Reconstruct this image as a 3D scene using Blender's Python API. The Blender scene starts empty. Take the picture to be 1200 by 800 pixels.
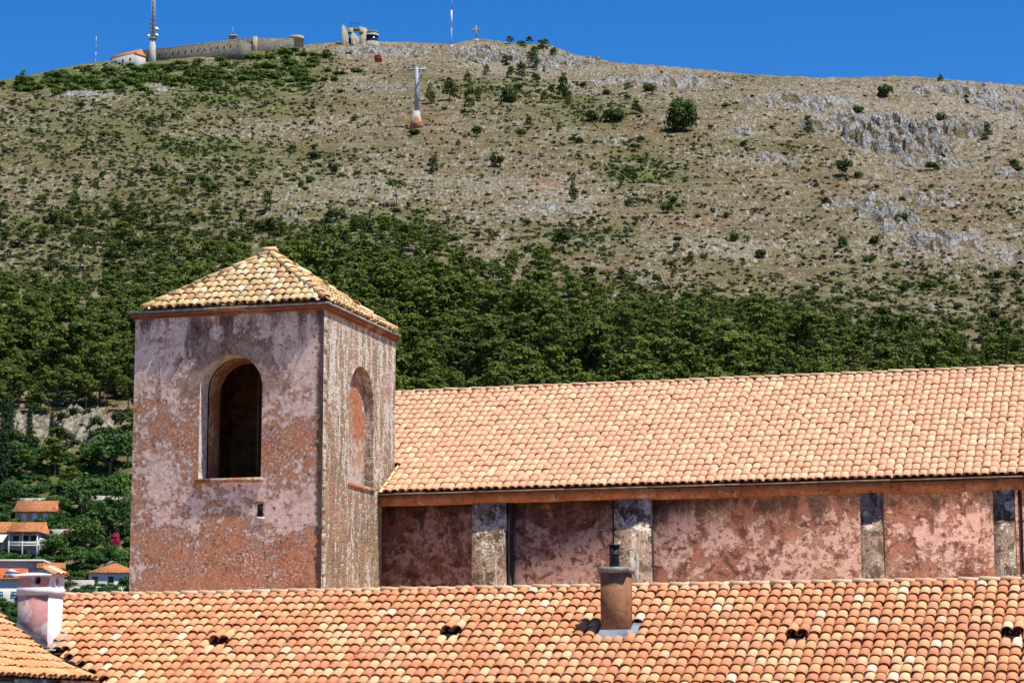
import bpy, bmesh, math, random
import numpy as np
from mathutils import Vector
R = math.radians
random.seed(7); rng = np.random.default_rng(7)
SC = bpy.context.scene
COL = SC.collection

# ------------------------------------------------------------------ camera, sky, sun, exposure
FPX = 2850.0                                   # focal length in photo pixels (photo 1200 wide)
TH = math.atan(450 / FPX)                      # camera tilts up
AZ = R(16.5)                                   # the buildings' own axis, clockwise from +Y
NV = np.array([math.sin(AZ), math.cos(AZ), 0.0])
UV = np.array([math.cos(AZ), -math.sin(AZ), 0.0])
cam_d = bpy.data.cameras.new('camera'); cam = bpy.data.objects.new('camera', cam_d); COL.objects.link(cam)
cam.location = (0, 0, 0); cam.rotation_euler = (math.pi / 2 + TH, 0, 0)
cam_d.sensor_width = 36; cam_d.lens = 36 * FPX / 1200; cam_d.clip_end = 20000; cam_d.clip_start = .5
SC.camera = cam

CU, CN, CZ = .418, -.09, .905                   # direction to the sun in the buildings' axes
sdir = Vector(tuple(CU * UV + CN * NV)) + Vector((0, 0, CZ)); sdir.normalize()
sun_el = math.asin(sdir.z); sun_az = math.atan2(sdir.x, sdir.y)
sl = bpy.data.lights.new('sun', 'SUN'); sl.energy = 4.8; sl.angle = R(.53); sl.color = (1, .955, .87)
so = bpy.data.objects.new('sun', sl); COL.objects.link(so)
so.rotation_euler = sdir.to_track_quat('Z', 'Y').to_euler(); so.location = (60, -20, 90)
W = bpy.data.worlds.new('World'); SC.world = W; W.use_nodes = True
wn = W.node_tree; wn.nodes.clear()
sky = wn.nodes.new('ShaderNodeTexSky'); sky.sky_type = 'NISHITA'; sky.sun_disc = False
sky.sun_elevation = sun_el; sky.sun_rotation = sun_az; sky.altitude = 300
sky.air_density = 1.0; sky.dust_density = .0; sky.ozone_density = 4.0
hs = wn.nodes.new('ShaderNodeHueSaturation'); hs.inputs['Hue'].default_value = .512; hs.inputs['Saturation'].default_value = 1.42; hs.inputs['Value'].default_value = 1.0
bg = wn.nodes.new('ShaderNodeBackground'); bg.inputs['Strength'].default_value = .092
wo = wn.nodes.new('ShaderNodeOutputWorld')
wn.links.new(sky.outputs[0], hs.inputs['Color']); wn.links.new(hs.outputs[0], bg.inputs[0]); wn.links.new(bg.outputs[0], wo.inputs[0])
SC.view_settings.view_transform = 'Standard'; SC.view_settings.look = 'None'
SC.view_settings.exposure = .62; SC.view_settings.gamma = 1; SC.view_settings.use_curve_mapping = False

# ------------------------------------------------------------------ photo rays and building axes
def ray(px, py):
    cx = (np.asarray(px, float) - 600) / FPX; cy = (400 - np.asarray(py, float)) / FPX
    return np.stack([cx, math.cos(TH) - cy * math.sin(TH), math.sin(TH) + cy * math.cos(TH)], -1)
def project(P):
    P = np.asarray(P, float)
    f = P[..., 1] * math.cos(TH) + P[..., 2] * math.sin(TH); up = -P[..., 1] * math.sin(TH) + P[..., 2] * math.cos(TH)
    return 600 + FPX * P[..., 0] / f, 400 - FPX * up / f
def on_n(px, py, N):
    d = ray(px, py); t = N / (d @ NV); return float(t * (d @ UV)), N, float(t * d[2])
def on_plane(px, py, n0, z0, tanp):            # roof plane z = z0 + tanp*(n-n0)
    d = ray(px, py); dn = d @ NV; t = (z0 - tanp * n0) / (d[2] - tanp * dn)
    return float(t * (d @ UV)), float(t * dn), float(t * d[2])
def world(a, n, z): return Vector((a * UV[0] + n * NV[0], a * UV[1] + n * NV[1], z))

# ------------------------------------------------------------------ object helpers
def tag(o, label=None, cat=None, group=None, kind=None):
    if label: o['label'] = label
    if cat: o['category'] = cat
    if group: o['group'] = group
    if kind: o['kind'] = kind
    return o
def thing(name, label, cat, loc=(0, 0, 0), rz=0, group=None):
    o = bpy.data.objects.new(name, None); COL.objects.link(o); o.location = loc; o.rotation_euler = (0, 0, rz)
    o.empty_display_size = .5
    return tag(o, label, cat, group)
def mesh_arrays(name, V, F, tone=None, smooth=False):
    """F: list of index arrays (each M x k) or python lists of faces"""
    V = np.asarray(V, np.float32).reshape(-1, 3)
    if isinstance(F, list) and len(F) and not isinstance(F[0], np.ndarray):
        tot = np.array([len(f) for f in F], np.int32); idx = np.array([i for f in F for i in f], np.int32)
    else:
        if isinstance(F, np.ndarray): F = [F]
        tot = np.concatenate([np.full(len(f), f.shape[1], np.int32) for f in F]); idx = np.concatenate([f.ravel() for f in F]).astype(np.int32)
    me = bpy.data.meshes.new(name)
    me.vertices.add(len(V)); me.vertices.foreach_set('co', V.ravel())
    me.loops.add(len(idx)); me.loops.foreach_set('vertex_index', idx)
    me.polygons.add(len(tot)); st = np.zeros(len(tot), np.int32); st[1:] = np.cumsum(tot)[:-1]
    me.polygons.foreach_set('loop_start', st); me.polygons.foreach_set('loop_total', tot)
    if smooth: me.polygons.foreach_set('use_smooth', np.ones(len(tot), bool))
    if tone is not None:
        at = me.attributes.new('tone', 'FLOAT', 'FACE'); at.data.foreach_set('value', np.asarray(tone, np.float32))
    me.update(calc_edges=True)
    return me
def link(name, me, mat, parent=None):
    o = bpy.data.objects.new(name, me); COL.objects.link(o); o.parent = parent
    if mat and not me.materials: me.materials.append(mat)
    return o
class MB:
    """collects shapes in one frame; org is subtracted so that the mesh is local to its thing"""
    def __init__(s, org=(0, 0, 0)): s.v = []; s.f = []; s.t = []; s.o = np.array(org, float)
    def poly(s, pts, tone=.5):
        b = len(s.v); s.v += [tuple(p) for p in pts]; s.f.append(list(range(b, b + len(pts)))); s.t.append(tone)
    def grid(s, pts, faces, tone=.5):
        b = len(s.v); s.v += [tuple(p) for p in pts]
        for f in faces: s.f.append([i + b for i in f]); s.t.append(tone)
    def box(s, x0, x1, y0, y1, z0, z1, tone=.5):
        s.grid([(x0, y0, z0), (x1, y0, z0), (x1, y1, z0), (x0, y1, z0), (x0, y0, z1), (x1, y0, z1), (x1, y1, z1), (x0, y1, z1)],
               [(0, 3, 2, 1), (4, 5, 6, 7), (0, 1, 5, 4), (1, 2, 6, 5), (2, 3, 7, 6), (3, 0, 4, 7)], tone)
    def tube(s, p0, p1, r0, r1=None, seg=8, tone=.5, caps=True):
        r1 = r0 if r1 is None else r1; p0 = Vector(p0); p1 = Vector(p1); d = (p1 - p0).normalized()
        x = d.orthogonal().normalized(); y = d.cross(x); pts = []
        for p, r in ((p0, r0), (p1, r1)):
            for k in range(seg):
                a = 2 * math.pi * k / seg; pts.append(tuple(p + x * r * math.cos(a) + y * r * math.sin(a)))
        fs = [(k, (k + 1) % seg, seg + (k + 1) % seg, seg + k) for k in range(seg)]
        if caps: fs += [tuple(range(seg - 1, -1, -1)), tuple(range(seg, 2 * seg))]
        s.grid(pts, fs, tone)
    def lathe(s, prof, c=(0, 0, 0), seg=24, tone=.5):
        pts = []
        for r, z in prof:
            for k in range(seg):
                a = 2 * math.pi * k / seg; pts.append((c[0] + r * math.cos(a), c[1] + r * math.sin(a), c[2] + z))
        fs = []
        for j in range(len(prof) - 1):
            for k in range(seg):
                k2 = (k + 1) % seg; fs.append((j * seg + k, j * seg + k2, (j + 1) * seg + k2, (j + 1) * seg + k))
        fs.append(tuple(range((len(prof) - 1) * seg, len(prof) * seg)))
        s.grid(pts, fs, tone)
    def build(s, name, mat, parent=None, smooth=False):
        return link(name, mesh_arrays(name, np.array(s.v) - s.o, s.f, s.t, smooth), mat, parent)

# ------------------------------------------------------------------ node helpers
class NT:
    def __init__(s, name, rough=.9, spec=.2):
        s.m = bpy.data.materials.new(name); s.m.use_nodes = True; s.t = s.m.node_tree
        s.b = s.t.nodes['Principled BSDF']; s.b.inputs['Roughness'].default_value = rough
        s.b.inputs['Specular IOR Level'].default_value = spec; s.tc = None
    def n(s, kind, **kw):
        x = s.t.nodes.new('ShaderNode' + kind)
        for k, v in kw.items(): setattr(x, k, v)
        return x
    def link(s, a, b): s.t.links.new(a, b)
    def set(s, sock, v):
        if hasattr(v, 'is_output'): s.link(v, sock)
        elif isinstance(v, (tuple, list)) and len(v) == 3 and sock.type == 'RGBA': sock.default_value = (*v, 1)
        else: sock.default_value = v
    def co(s, scale=(1, 1, 1), loc=(0, 0, 0)):
        if s.tc is None: s.tc = s.n('TexCoord').outputs['Object']
        mp = s.n('Mapping'); s.link(s.tc, mp.inputs[0]); mp.inputs['Scale'].default_value = scale; mp.inputs['Location'].default_value = loc
        return mp.outputs[0]
    def noise(s, scale, detail=4, rough=.55, stretch=(1, 1, 1), loc=(0, 0, 0), dist=0):
        x = s.n('TexNoise'); s.link(s.co(stretch, loc), x.inputs['Vector']); x.inputs['Scale'].default_value = scale
        x.inputs['Detail'].default_value = detail; x.inputs['Roughness'].default_value = rough; x.inputs['Distortion'].default_value = dist
        return x.outputs[0]
    def vor(s, scale, feature='F1', stretch=(1, 1, 1), out='Distance', rnd=1):
        x = s.n('TexVoronoi', feature=feature); s.link(s.co(stretch), x.inputs['Vector']); x.inputs['Scale'].default_value = scale
        x.inputs['Randomness'].default_value = rnd
        return x.outputs[out]
    def ramp(s, f, lo, hi, a=0., b=1.):
        x = s.n('MapRange', clamp=True); s.link(f, x.inputs['Value'])
        for k, v in zip(('From Min', 'From Max', 'To Min', 'To Max'), (lo, hi, a, b)): x.inputs[k].default_value = v
        return x.outputs[0]
    def math(s, op, a, b=0.):
        x = s.n('Math', operation=op); s.set(x.inputs[0], a); s.set(x.inputs[1], b); return x.outputs[0]
    def mix(s, f, a, b, mode='MIX'):
        x = s.n('Mix', data_type='RGBA', blend_type=mode); s.set(x.inputs[0], f); s.set(x.inputs[6], a); s.set(x.inputs[7], b)
        return x.outputs[2]
    def attr(s, name):
        x = s.n('Attribute'); x.attribute_name = name; return x.outputs['Fac']
    def sep(s):
        if s.tc is None: s.tc = s.n('TexCoord').outputs['Object']
        x = s.n('SeparateXYZ'); s.link(s.tc, x.inputs[0]); return x.outputs
    def cramp(s, f, stops, interp='CONSTANT'):
        x = s.n('ValToRGB'); r = x.color_ramp; r.interpolation = interp
        while len(r.elements) < len(stops): r.elements.new(.5)
        for e, (p, c) in zip(r.elements, stops): e.position = p; e.color = (*c, 1)
        s.link(f, x.inputs[0]); return x.outputs[0]
    def bump(s, h, strength=.5, dist=.05):
        x = s.n('Bump'); x.inputs['Strength'].default_value = strength; x.inputs['Distance'].default_value = dist
        s.link(h, x.inputs['Height']); s.link(x.outputs[0], s.b.inputs['Normal'])
    def col(s, c): s.set(s.b.inputs['Base Color'], c); return s.m

def plain(name, c, rough=.8, var=.12, scale=6, metal=0, bump=.15):
    t = NT(name, rough); t.b.inputs['Metallic'].default_value = metal
    f = t.noise(scale, 5); d = tuple(x * (1 - 2.2 * var) for x in c)
    t.bump(f, bump, .02)
    return t.col(t.mix(t.ramp(f, .35, .65), d, c))

def tile_mat(name, stops, grime=.35, gc=(.16, .10, .06)):
    t = NT(name, .85, .15)
    c = t.cramp(t.attr('tone'), stops)
    n1 = t.noise(9, 6, .6); n2 = t.noise(1.1, 5, .6); n3 = t.noise(30, 4, .6)
    c = t.mix(t.ramp(n1, .45, .75, 0, .45), c, t.mix(.5, c, (.30, .15, .085)))
    c = t.mix(t.ramp(n3, .5, .8, 0, .35), c, (.55, .42, .28))
    c = t.mix(t.math('MULTIPLY', t.ramp(n2, .5, .72, 0, grime), t.ramp(n1, .35, .6)), c, gc)
    t.bump(n3, .25, .006)
    return t.col(c)
M = {}
M['tiles_low'] = tile_mat('terracotta_tiles_new', [(0, (.61, .235, .11)), (.22, (.65, .28, .125)), (.46, (.68, .335, .155)), (.66, (.70, .40, .195)), (.82, (.60, .28, .145)), (.88, (.72, .46, .25)), (.975, (.76, .58, .39))], .10)
M['tiles_up'] = tile_mat('terracotta_tiles_pale', [(0, (.72, .39, .225)), (.25, (.73, .41, .24)), (.52, (.74, .45, .26)), (.72, (.71, .37, .22)), (.88, (.76, .52, .32)), (.97, (.72, .46, .29))], .06, (.30, .22, .13))
M['tiles_tower'] = tile_mat('terracotta_tiles_old', [(0, (.62, .42, .20)), (.3, (.66, .49, .24)), (.56, (.56, .33, .17)), (.70, (.52, .38, .22)), (.80, (.50, .25, .13)), (.87, (.68, .56, .37))], .45, (.15, .105, .065))
M['underlay'] = plain('dark_roof_underlay', (.10, .05, .035), .9)
M['ridge'] = tile_mat('ridge_tiles', [(0, (.74, .47, .26)), (.4, (.72, .42, .22)), (.75, (.76, .52, .31))], .06)

def fresco(name, red1, red2, plaster1, plaster2, pbias, zlo, zhi, dark_top, flecks=.5, flo=.565, edge=None, streaks=0., blots=.45, bt=.545, bmp=.55, ring=None, dcol=(.06, .045, .045)):
    """weathered wall: red render, sharp-edged remnants of pale plaster, flecks, dark run-off stains"""
    t = NT(name, .93, .1)
    x, y, z = t.sep()
    big = t.noise(.55, 10, .62, loc=(3, 1, 7)); mid = t.noise(1.9, 9, .68); fine = t.noise(7.5, 7, .7); vfine = t.noise(22, 5, .65)
    zr = t.ramp(z, zlo, zhi, 0, 1)
    base = t.mix(t.ramp(mid, .35, .65), red1, red2)
    base = t.mix(t.ramp(fine, .42, .7, 0, .65), base, tuple(.55 * c for c in red2))
    # plaster remnants: more of it in a band and towards the top
    hv = t.noise(3.6, 9, .72, loc=(2, 7, 5), dist=.6)
    m = t.math('ADD', t.math('MULTIPLY', big, .40), t.math('ADD', t.math('MULTIPLY', mid, .32), t.math('MULTIPLY', hv, .28)))
    m = t.math('ADD', m, t.math('MULTIPLY', t.math('SUBTRACT', fine, .5), .30))
    if pbias is not None:
        cr = t.n('ValToRGB'); r = cr.color_ramp; r.interpolation = 'EASE'
        while len(r.elements) < len(pbias): r.elements.new(.5)
        for e, (p, v) in zip(r.elements, pbias): e.position = p; e.color = (v, v, v, 1)
        t.link(zr, cr.inputs[0]); m = t.math('ADD', m, t.math('SUBTRACT', cr.outputs[0], .5))
    pm = t.ramp(m, .49, .53)
    pc = t.mix(t.ramp(fine, .35, .62), plaster2, plaster1)
    pc = t.mix(t.ramp(t.noise(3.3, 7, .7, loc=(9, 2, 4)), .56, .66, 0, .8), pc, tuple(.5 * a + .25 * b for a, b in zip(plaster2, red1)))
    c = t.mix(pm, base, pc)
    # little pale flecks and dark pits over the bare part
    fl = t.math('MULTIPLY', t.ramp(t.math('ADD', t.noise(17, 6, .7, loc=(5, 5, 1)), t.math('MULTIPLY', t.math('SUBTRACT', mid, .5), .35)), flo, flo + .045), t.math('SUBTRACT', 1.0, pm))
    c = t.mix(t.math('MULTIPLY', fl, flecks), c, plaster1)
    blot = t.ramp(t.noise(2.6, 9, .75, loc=(7, 3, 2), dist=.4),  bt, bt + .055)
    c = t.mix(t.math('MULTIPLY', blot, blots), c, tuple(.5 * q for q in red2))
    och = t.ramp(t.noise(1.3, 7, .65, loc=(4, 9, 2)), .54, .64, 0, .4); c = t.mix(och, c, (.52, .33, .20))
    pits = t.ramp(t.noise(8.5, 5, .65, loc=(1, 8, 3)), .615, .65)
    c = t.mix(t.math('MULTIPLY', pits, .8), c, (.075, .045, .035))
    # dark run-off from the top
    st = t.noise(2.2, 8, .7, stretch=(1, 1, .22), loc=(2, 2, 2))
    d = t.math('ADD', st, t.ramp(zr, .55, 1, -.12, dark_top))
    dm = t.math('MULTIPLY', t.ramp(d, .56, .66), t.ramp(fine, .3, .55, .35, 1))
    c = t.mix(t.math('MULTIPLY', dm, .85), c, dcol)
    if ring:
        vx = t.n('CombineXYZ'); t.link(x, vx.inputs[0]); t.link(z, vx.inputs[2]); vd = t.n('VectorMath', operation='DISTANCE'); t.link(vx.outputs[0], vd.inputs[0]); vd.inputs[1].default_value = (ring[0], 0, ring[1])
        rm = t.math('MULTIPLY', t.ramp(t.math('ADD', vd.outputs['Value'], t.math('MULTIPLY', t.math('SUBTRACT', hv, .5), 3.0)), ring[2], ring[2] - .08), t.ramp(t.math('ADD', z, t.math('MULTIPLY', fine, .3)), ring[1] - .1, ring[1] + .15))
        c = t.mix(t.math('MULTIPLY', rm, .75), c, t.mix(t.ramp(fine, .44, .54), (.40, .27, .18), (.20, .12, .08)))
    if streaks:
        s2 = t.ramp(t.noise(5, 7, .7, stretch=(1, 1, .16), loc=(6, 1, 1)), .55, .62)
        c = t.mix(t.math('MULTIPLY', s2, streaks), c, (.62, .57, .50))
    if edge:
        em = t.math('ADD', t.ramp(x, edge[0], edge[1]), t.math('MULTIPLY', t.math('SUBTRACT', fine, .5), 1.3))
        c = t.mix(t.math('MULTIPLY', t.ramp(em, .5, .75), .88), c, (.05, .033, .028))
    h = t.math('ADD', t.math('MULTIPLY', pm, .75), t.math('ADD', t.math('MULTIPLY', fine, .8), t.math('SUBTRACT', t.math('MULTIPLY', vfine, .35), t.math('MULTIPLY', pits, .7))))
    t.bump(h, bmp, .035)
    return t.col(c)

# ------------------------------------------------------------------ roof tiles
def tile_field(O, U, V, Wn, cols, rows, sp, ex, keep, seed, lift=.036, r0=.53, r1=.43, flat=.66, jit=.008, pans=True, skip=()):
    """barrel tiles on the plane O + i*sp*U + j*ex*V; returns vertices, faces, tones"""
    g = np.random.default_rng(seed); O, U, V, Wn = (np.asarray(q, float) for q in (O, U, V, Wn))
    K = 7; th = np.linspace(0, math.pi, K + 1)
    def ring(r, t, off): return np.stack([-r * np.cos(th), np.full(K + 1, t), r * flat * np.sin(th) + off], 1)
    L = ex * 1.28
    T = np.concatenate([ring(r0 * sp, 0, lift), ring(r1 * sp, L, .008), ring(r0 * sp - .011, 0, lift), ring(r1 * sp - .011, L, .0)])
    F = []
    k1 = K + 1
    for k in range(K):
        F += [(k, k + 1, k1 + k + 1, k1 + k), (2 * k1 + k, 2 * k1 + k + 1, k + 1, k), (2 * k1 + k + 1, 2 * k1 + k, 3 * k1 + k, 3 * k1 + k + 1)]
    F = np.array(F)
    th2 = np.linspace(0, math.pi, 5)
    def pan(r, t, off): return np.stack([-r * np.cos(th2), np.full(5, t), -.5 * r * np.sin(th2) + off], 1)
    TP = np.concatenate([pan(.36 * sp, 0, .05), pan(.42 * sp, L, .02)])
    FP = np.array([(k, k + 1, 5 + k + 1, 5 + k) for k in range(4)])
    VV, FF, TT = [], [], []; base = 0
    def put(T, F, a, b, tn):
        nonlocal base
        q = T.copy(); an = g.normal(0, .018); q[:, 0], q[:, 1] = q[:, 0] * math.cos(an) - q[:, 1] * math.sin(an), q[:, 0] * math.sin(an) + q[:, 1] * math.cos(an)
        sc = 1 + g.normal(0, .025); q[:, 0] *= sc; q[:, 2] *= sc
        a += g.normal(0, jit); b += g.normal(0, jit * 1.5); dz = g.normal(0, .005)
        VV.append(O + np.outer(q[:, 0] + a, U) + np.outer(q[:, 1] + b, V) + np.outer(q[:, 2] + dz, Wn))
        FF.append(F + base); TT.append(np.full(len(F), tn)); base += len(q)
    for i in range(cols):
        wob = g.normal(0, .01)
        for j in range(rows):
            a, b = (i + .5) * sp + wob, j * ex
            if keep(a, b + ex * .5) and (i, j) not in skip: put(T, F, a, b, g.random())
            if pans and keep(a + sp * .5, b + ex * .5): put(TP, FP, a + sp * .5, b, g.random() * .5)
    return np.concatenate(VV), np.concatenate(FF), np.concatenate(TT)
def ridge_field(P0, P1, r, ln, seed, up=(0, 0, 1), flat=.8):
    """a line of overlapping barrel tiles from P0 to P1"""
    g = np.random.default_rng(seed); P0, P1 = np.asarray(P0, float), np.asarray(P1, float)
    D = P1 - P0; n = max(2, int(np.linalg.norm(D) / ln)); ln = np.linalg.norm(D) / n; D = D / np.linalg.norm(D)
    S = np.cross(D, up); S /= np.linalg.norm(S); Wn = np.cross(S, D)
    K = 7; th = np.linspace(-.25, math.pi + .25, K + 1); VV, FF, TT = [], [], []; base = 0; k1 = K + 1
    F = []
    for k in range(K): F += [(k, k + 1, k1 + k + 1, k1 + k), (2 * k1 + k, 2 * k1 + k + 1, k + 1, k), (2 * k1 + k + 1, 2 * k1 + k, 3 * k1 + k, 3 * k1 + k + 1)]
    F = np.array(F)
    for i in range(n):
        rr = r * (1 + g.normal(0, .04)); rings = []
        for q, t, off in ((rr, 0, .03), (rr * .84, ln * 1.15, 0), (rr - .016, 0, .03), (rr * .84 - .016, ln * 1.15, 0)):
            rings.append(np.stack([-q * np.cos(th), np.full(k1, t), q * flat * np.sin(th) + off], 1))
        q = np.concatenate(rings); q[:, 0] += g.normal(0, .008); q[:, 2] += g.normal(0, .006)
        VV.append(P0 + np.outer(q[:, 0], S) + np.outer(q[:, 1] + i * ln, D) + np.outer(q[:, 2], Wn)); FF.append(F + base); TT.append(np.full(len(F), g.random())); base += len(q)
    return np.concatenate(VV), np.concatenate(FF), np.concatenate(TT)
def tiles_obj(name, data, org, mat, parent):
    V, F, T = data
    return link(name, mesh_arrays(name, V - np.array(org), F, T), mat, parent)

GZ = -12.0                                     # street level under the camera's terrace
# ------------------------------------------------------------------ the mountain: one height function
_perm = np.random.default_rng(3).permutation(256); _perm = np.concatenate([_perm, _perm]); _ang = np.random.default_rng(4).random(512) * 2 * math.pi
def perlin(x, y):
    xi = np.floor(x).astype(int); yi = np.floor(y).astype(int); xf = x - xi; yf = y - yi; xi &= 255; yi &= 255
    u = xf * xf * xf * (xf * (xf * 6 - 15) + 10); v = yf * yf * yf * (yf * (yf * 6 - 15) + 10)
    def g(ix, iy, dx, dy):
        a = _ang[_perm[(_perm[ix & 255] + iy) & 255]]; return np.cos(a) * dx + np.sin(a) * dy
    n00 = g(xi, yi, xf, yf); n10 = g(xi + 1, yi, xf - 1, yf); n01 = g(xi, yi + 1, xf, yf - 1); n11 = g(xi + 1, yi + 1, xf - 1, yf - 1)
    return (n00 * (1 - u) + n10 * u) * (1 - v) + (n01 * (1 - u) + n11 * u) * v
def fbm(x, y, oct=4, gain=.5):
    s = 0; a = 1
    for k in range(oct): s = s + a * perlin(x + 17.3 * k, y - 9.1 * k); x = x * 2.03; y = y * 2.03; a *= gain
    return s
SKYX = np.array([-400, -200, 0, 20, 60, 100, 125, 170, 250, 300, 355, 400, 450, 500, 530, 560, 600, 640, 680, 720, 800, 860, 900, 960, 1000, 1050, 1100, 1150, 1200, 1400, 1600])
SKYY = np.array([126, 110, 95, 92, 83, 75, 72, 74, 66, 58, 54, 50, 50, 51, 53, 46, 51, 52, 66, 73, 80, 85, 89, 93, 93, 91, 94, 100, 103, 118, 135])
_sr = ray(SKYX, SKYY); SK_PSI = _sr[:, 0] / _sr[:, 1]; SK_T = _sr[:, 2] / _sr[:, 1]     # lateral and vertical tangents over Y
def terrain(x, y, micro=False):
    x = np.asarray(x, float); y = np.asarray(y, float)
    psi = x / np.maximum(y, 1); T = np.interp(psi, SK_PSI, SK_T)
    und = 7 * perlin(x / 130 + 5, y / 150) * np.clip((y - 420) / 150, 0, 1) + 2.6 * fbm(x / 42, y / 42, 3)
    und *= np.clip((y - 330) / 80, 0, 1)
    z = .42 * y - 157
    yc = 157 / (.42 - T); hc = .42 * yc - 157
    far = hc - .22 * (y - yc) + .0
    und = und * np.clip((yc - y) / 90 + .15, .12, 1)
    k = 1.6; m = np.minimum(z, far); z = m - k * np.log(np.exp(-(z - m) / k) + np.exp(-(far - m) / k)) + k * .69
    z = np.maximum(z, GZ - .6) + und
    if micro:
        px, py = project(np.stack([x, y, z], -1)); r = dens(ROCKD, px, py)
        z = z + .45 * fbm(x / 4.2, y / 6.2, 4) + (r * 2.2) * np.abs(fbm(x / 5.5 + 40, y / 3.8, 4, .6)) * np.clip((y - 400) / 40, 0, 1)
    return z
def hit(px, py):
    """points where photo rays meet the mountain"""
    px = np.atleast_1d(np.asarray(px, float)); py = np.atleast_1d(np.asarray(py, float)); d = ray(px, py)
    d = d / d[:, 1:2]; Y = np.linspace(336, 1300, 483)
    out = np.zeros((len(px), 3))
    for a in range(0, len(px), 400):
        dd = d[a:a + 400]; X = dd[:, 0:1] * Y; Z = dd[:, 2:3] * Y; H = terrain(X, np.broadcast_to(Y, X.shape))
        below = Z <= H; below[:, -1] = True; k = below.argmax(1)
        k = np.maximum(k, 1); r_ = np.arange(len(k)); g0 = (Z - H)[r_, k - 1]; g1 = (Z - H)[r_, k]; yy = Y[k - 1] + (Y[k] - Y[k - 1]) * np.clip(g0 / np.maximum(g0 - g1, 1e-6), 0, 1); out[a:a + 400] = np.stack([dd[:, 0] * yy, yy, terrain(dd[:, 0] * yy, yy)], 1)
    return out
def dens(blobs, px, py):
    s = np.zeros(np.shape(px))
    for cx, cy, rx, ry, w in blobs: s = s + w * np.exp(-(((px - cx) / rx) ** 2 + ((py - cy) / ry) ** 2))
    return np.clip(s, 0, 1)
ROCKD = [(570, 68, 45, 18, 1), (650, 72, 50, 18, .9), (760, 92, 80, 22, .7), (450, 62, 60, 12, .8), (430, 100, 60, 9, .5), (1050, 165, 75, 32, 1), (1040, 255, 36, 30, .9),
         (1105, 285, 55, 20, .9), (1150, 110, 90, 26, .9), (950, 115, 110, 26, .7), (900, 187, 40, 8, .8), (100, 112, 40, 6, .8), (180, 105, 30, 5, .8), (640, 245, 55, 16, .75),
         (540, 222, 120, 22, .55), (850, 285, 110, 18, .5), (370, 230, 80, 26, .5), (80, 505, 110, 16, 1), (870, 157, 25, 10, .9), (1180, 150, 60, 40, .6), (1180, 300, 40, 20, .5), (330, 150, 90, 12, .35), (60, 225, 60, 14, .4)]
GREEND = [(60, 90, 90, 16, 1), (200, 88, 120, 18, 1), (340, 78, 60, 22, 1), (580, 103, 80, 10, .8), (670, 128, 90, 22, .7), (60, 260, 170, 50, .38), (220, 250, 110, 50, .32), (450, 262, 100, 22, .7),
          (680, 276, 70, 20, .8), (740, 195, 45, 24, .6), (240, 172, 60, 10, .55), (100, 330, 170, 40, .45), (785, 240, 25, 6, .8), (90, 150, 200, 50, .6), (760, 205, 60, 16, .5), (860, 170, 80, 14, .3), (330, 190, 120, 20, .25), (250, 118, 90, 10, .7), (330, 105, 50, 8, .6), (300, 200, 160, 30, .2), (330, 130, 40, 8, .5), (60, 600, 220, 90, 1), (700, 380, 500, 50, .75), (950, 190, 60, 14, .25), (1100, 330, 110, 18, .35), (330, 290, 200, 26, .5), (560, 62, 20, 10, .2)]
SOILD = [(640, 215, 28, 9, 1), (490, 146, 34, 13, .9), (825, 262, 50, 10, .9), (565, 238, 30, 8, .8), (385, 256, 18, 8, .9), (1140, 333, 18, 6, .8), (870, 347, 16, 6, .8), (700, 252, 40, 10, .6), (1040, 150, 90, 40, .5), (1000, 215, 50, 20, .55), (1100, 250, 60, 30, .5), (430, 215, 20, 5, .3), (430, 70, 60, 14, .4), (760, 150, 70, 14, .35)]

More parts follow.
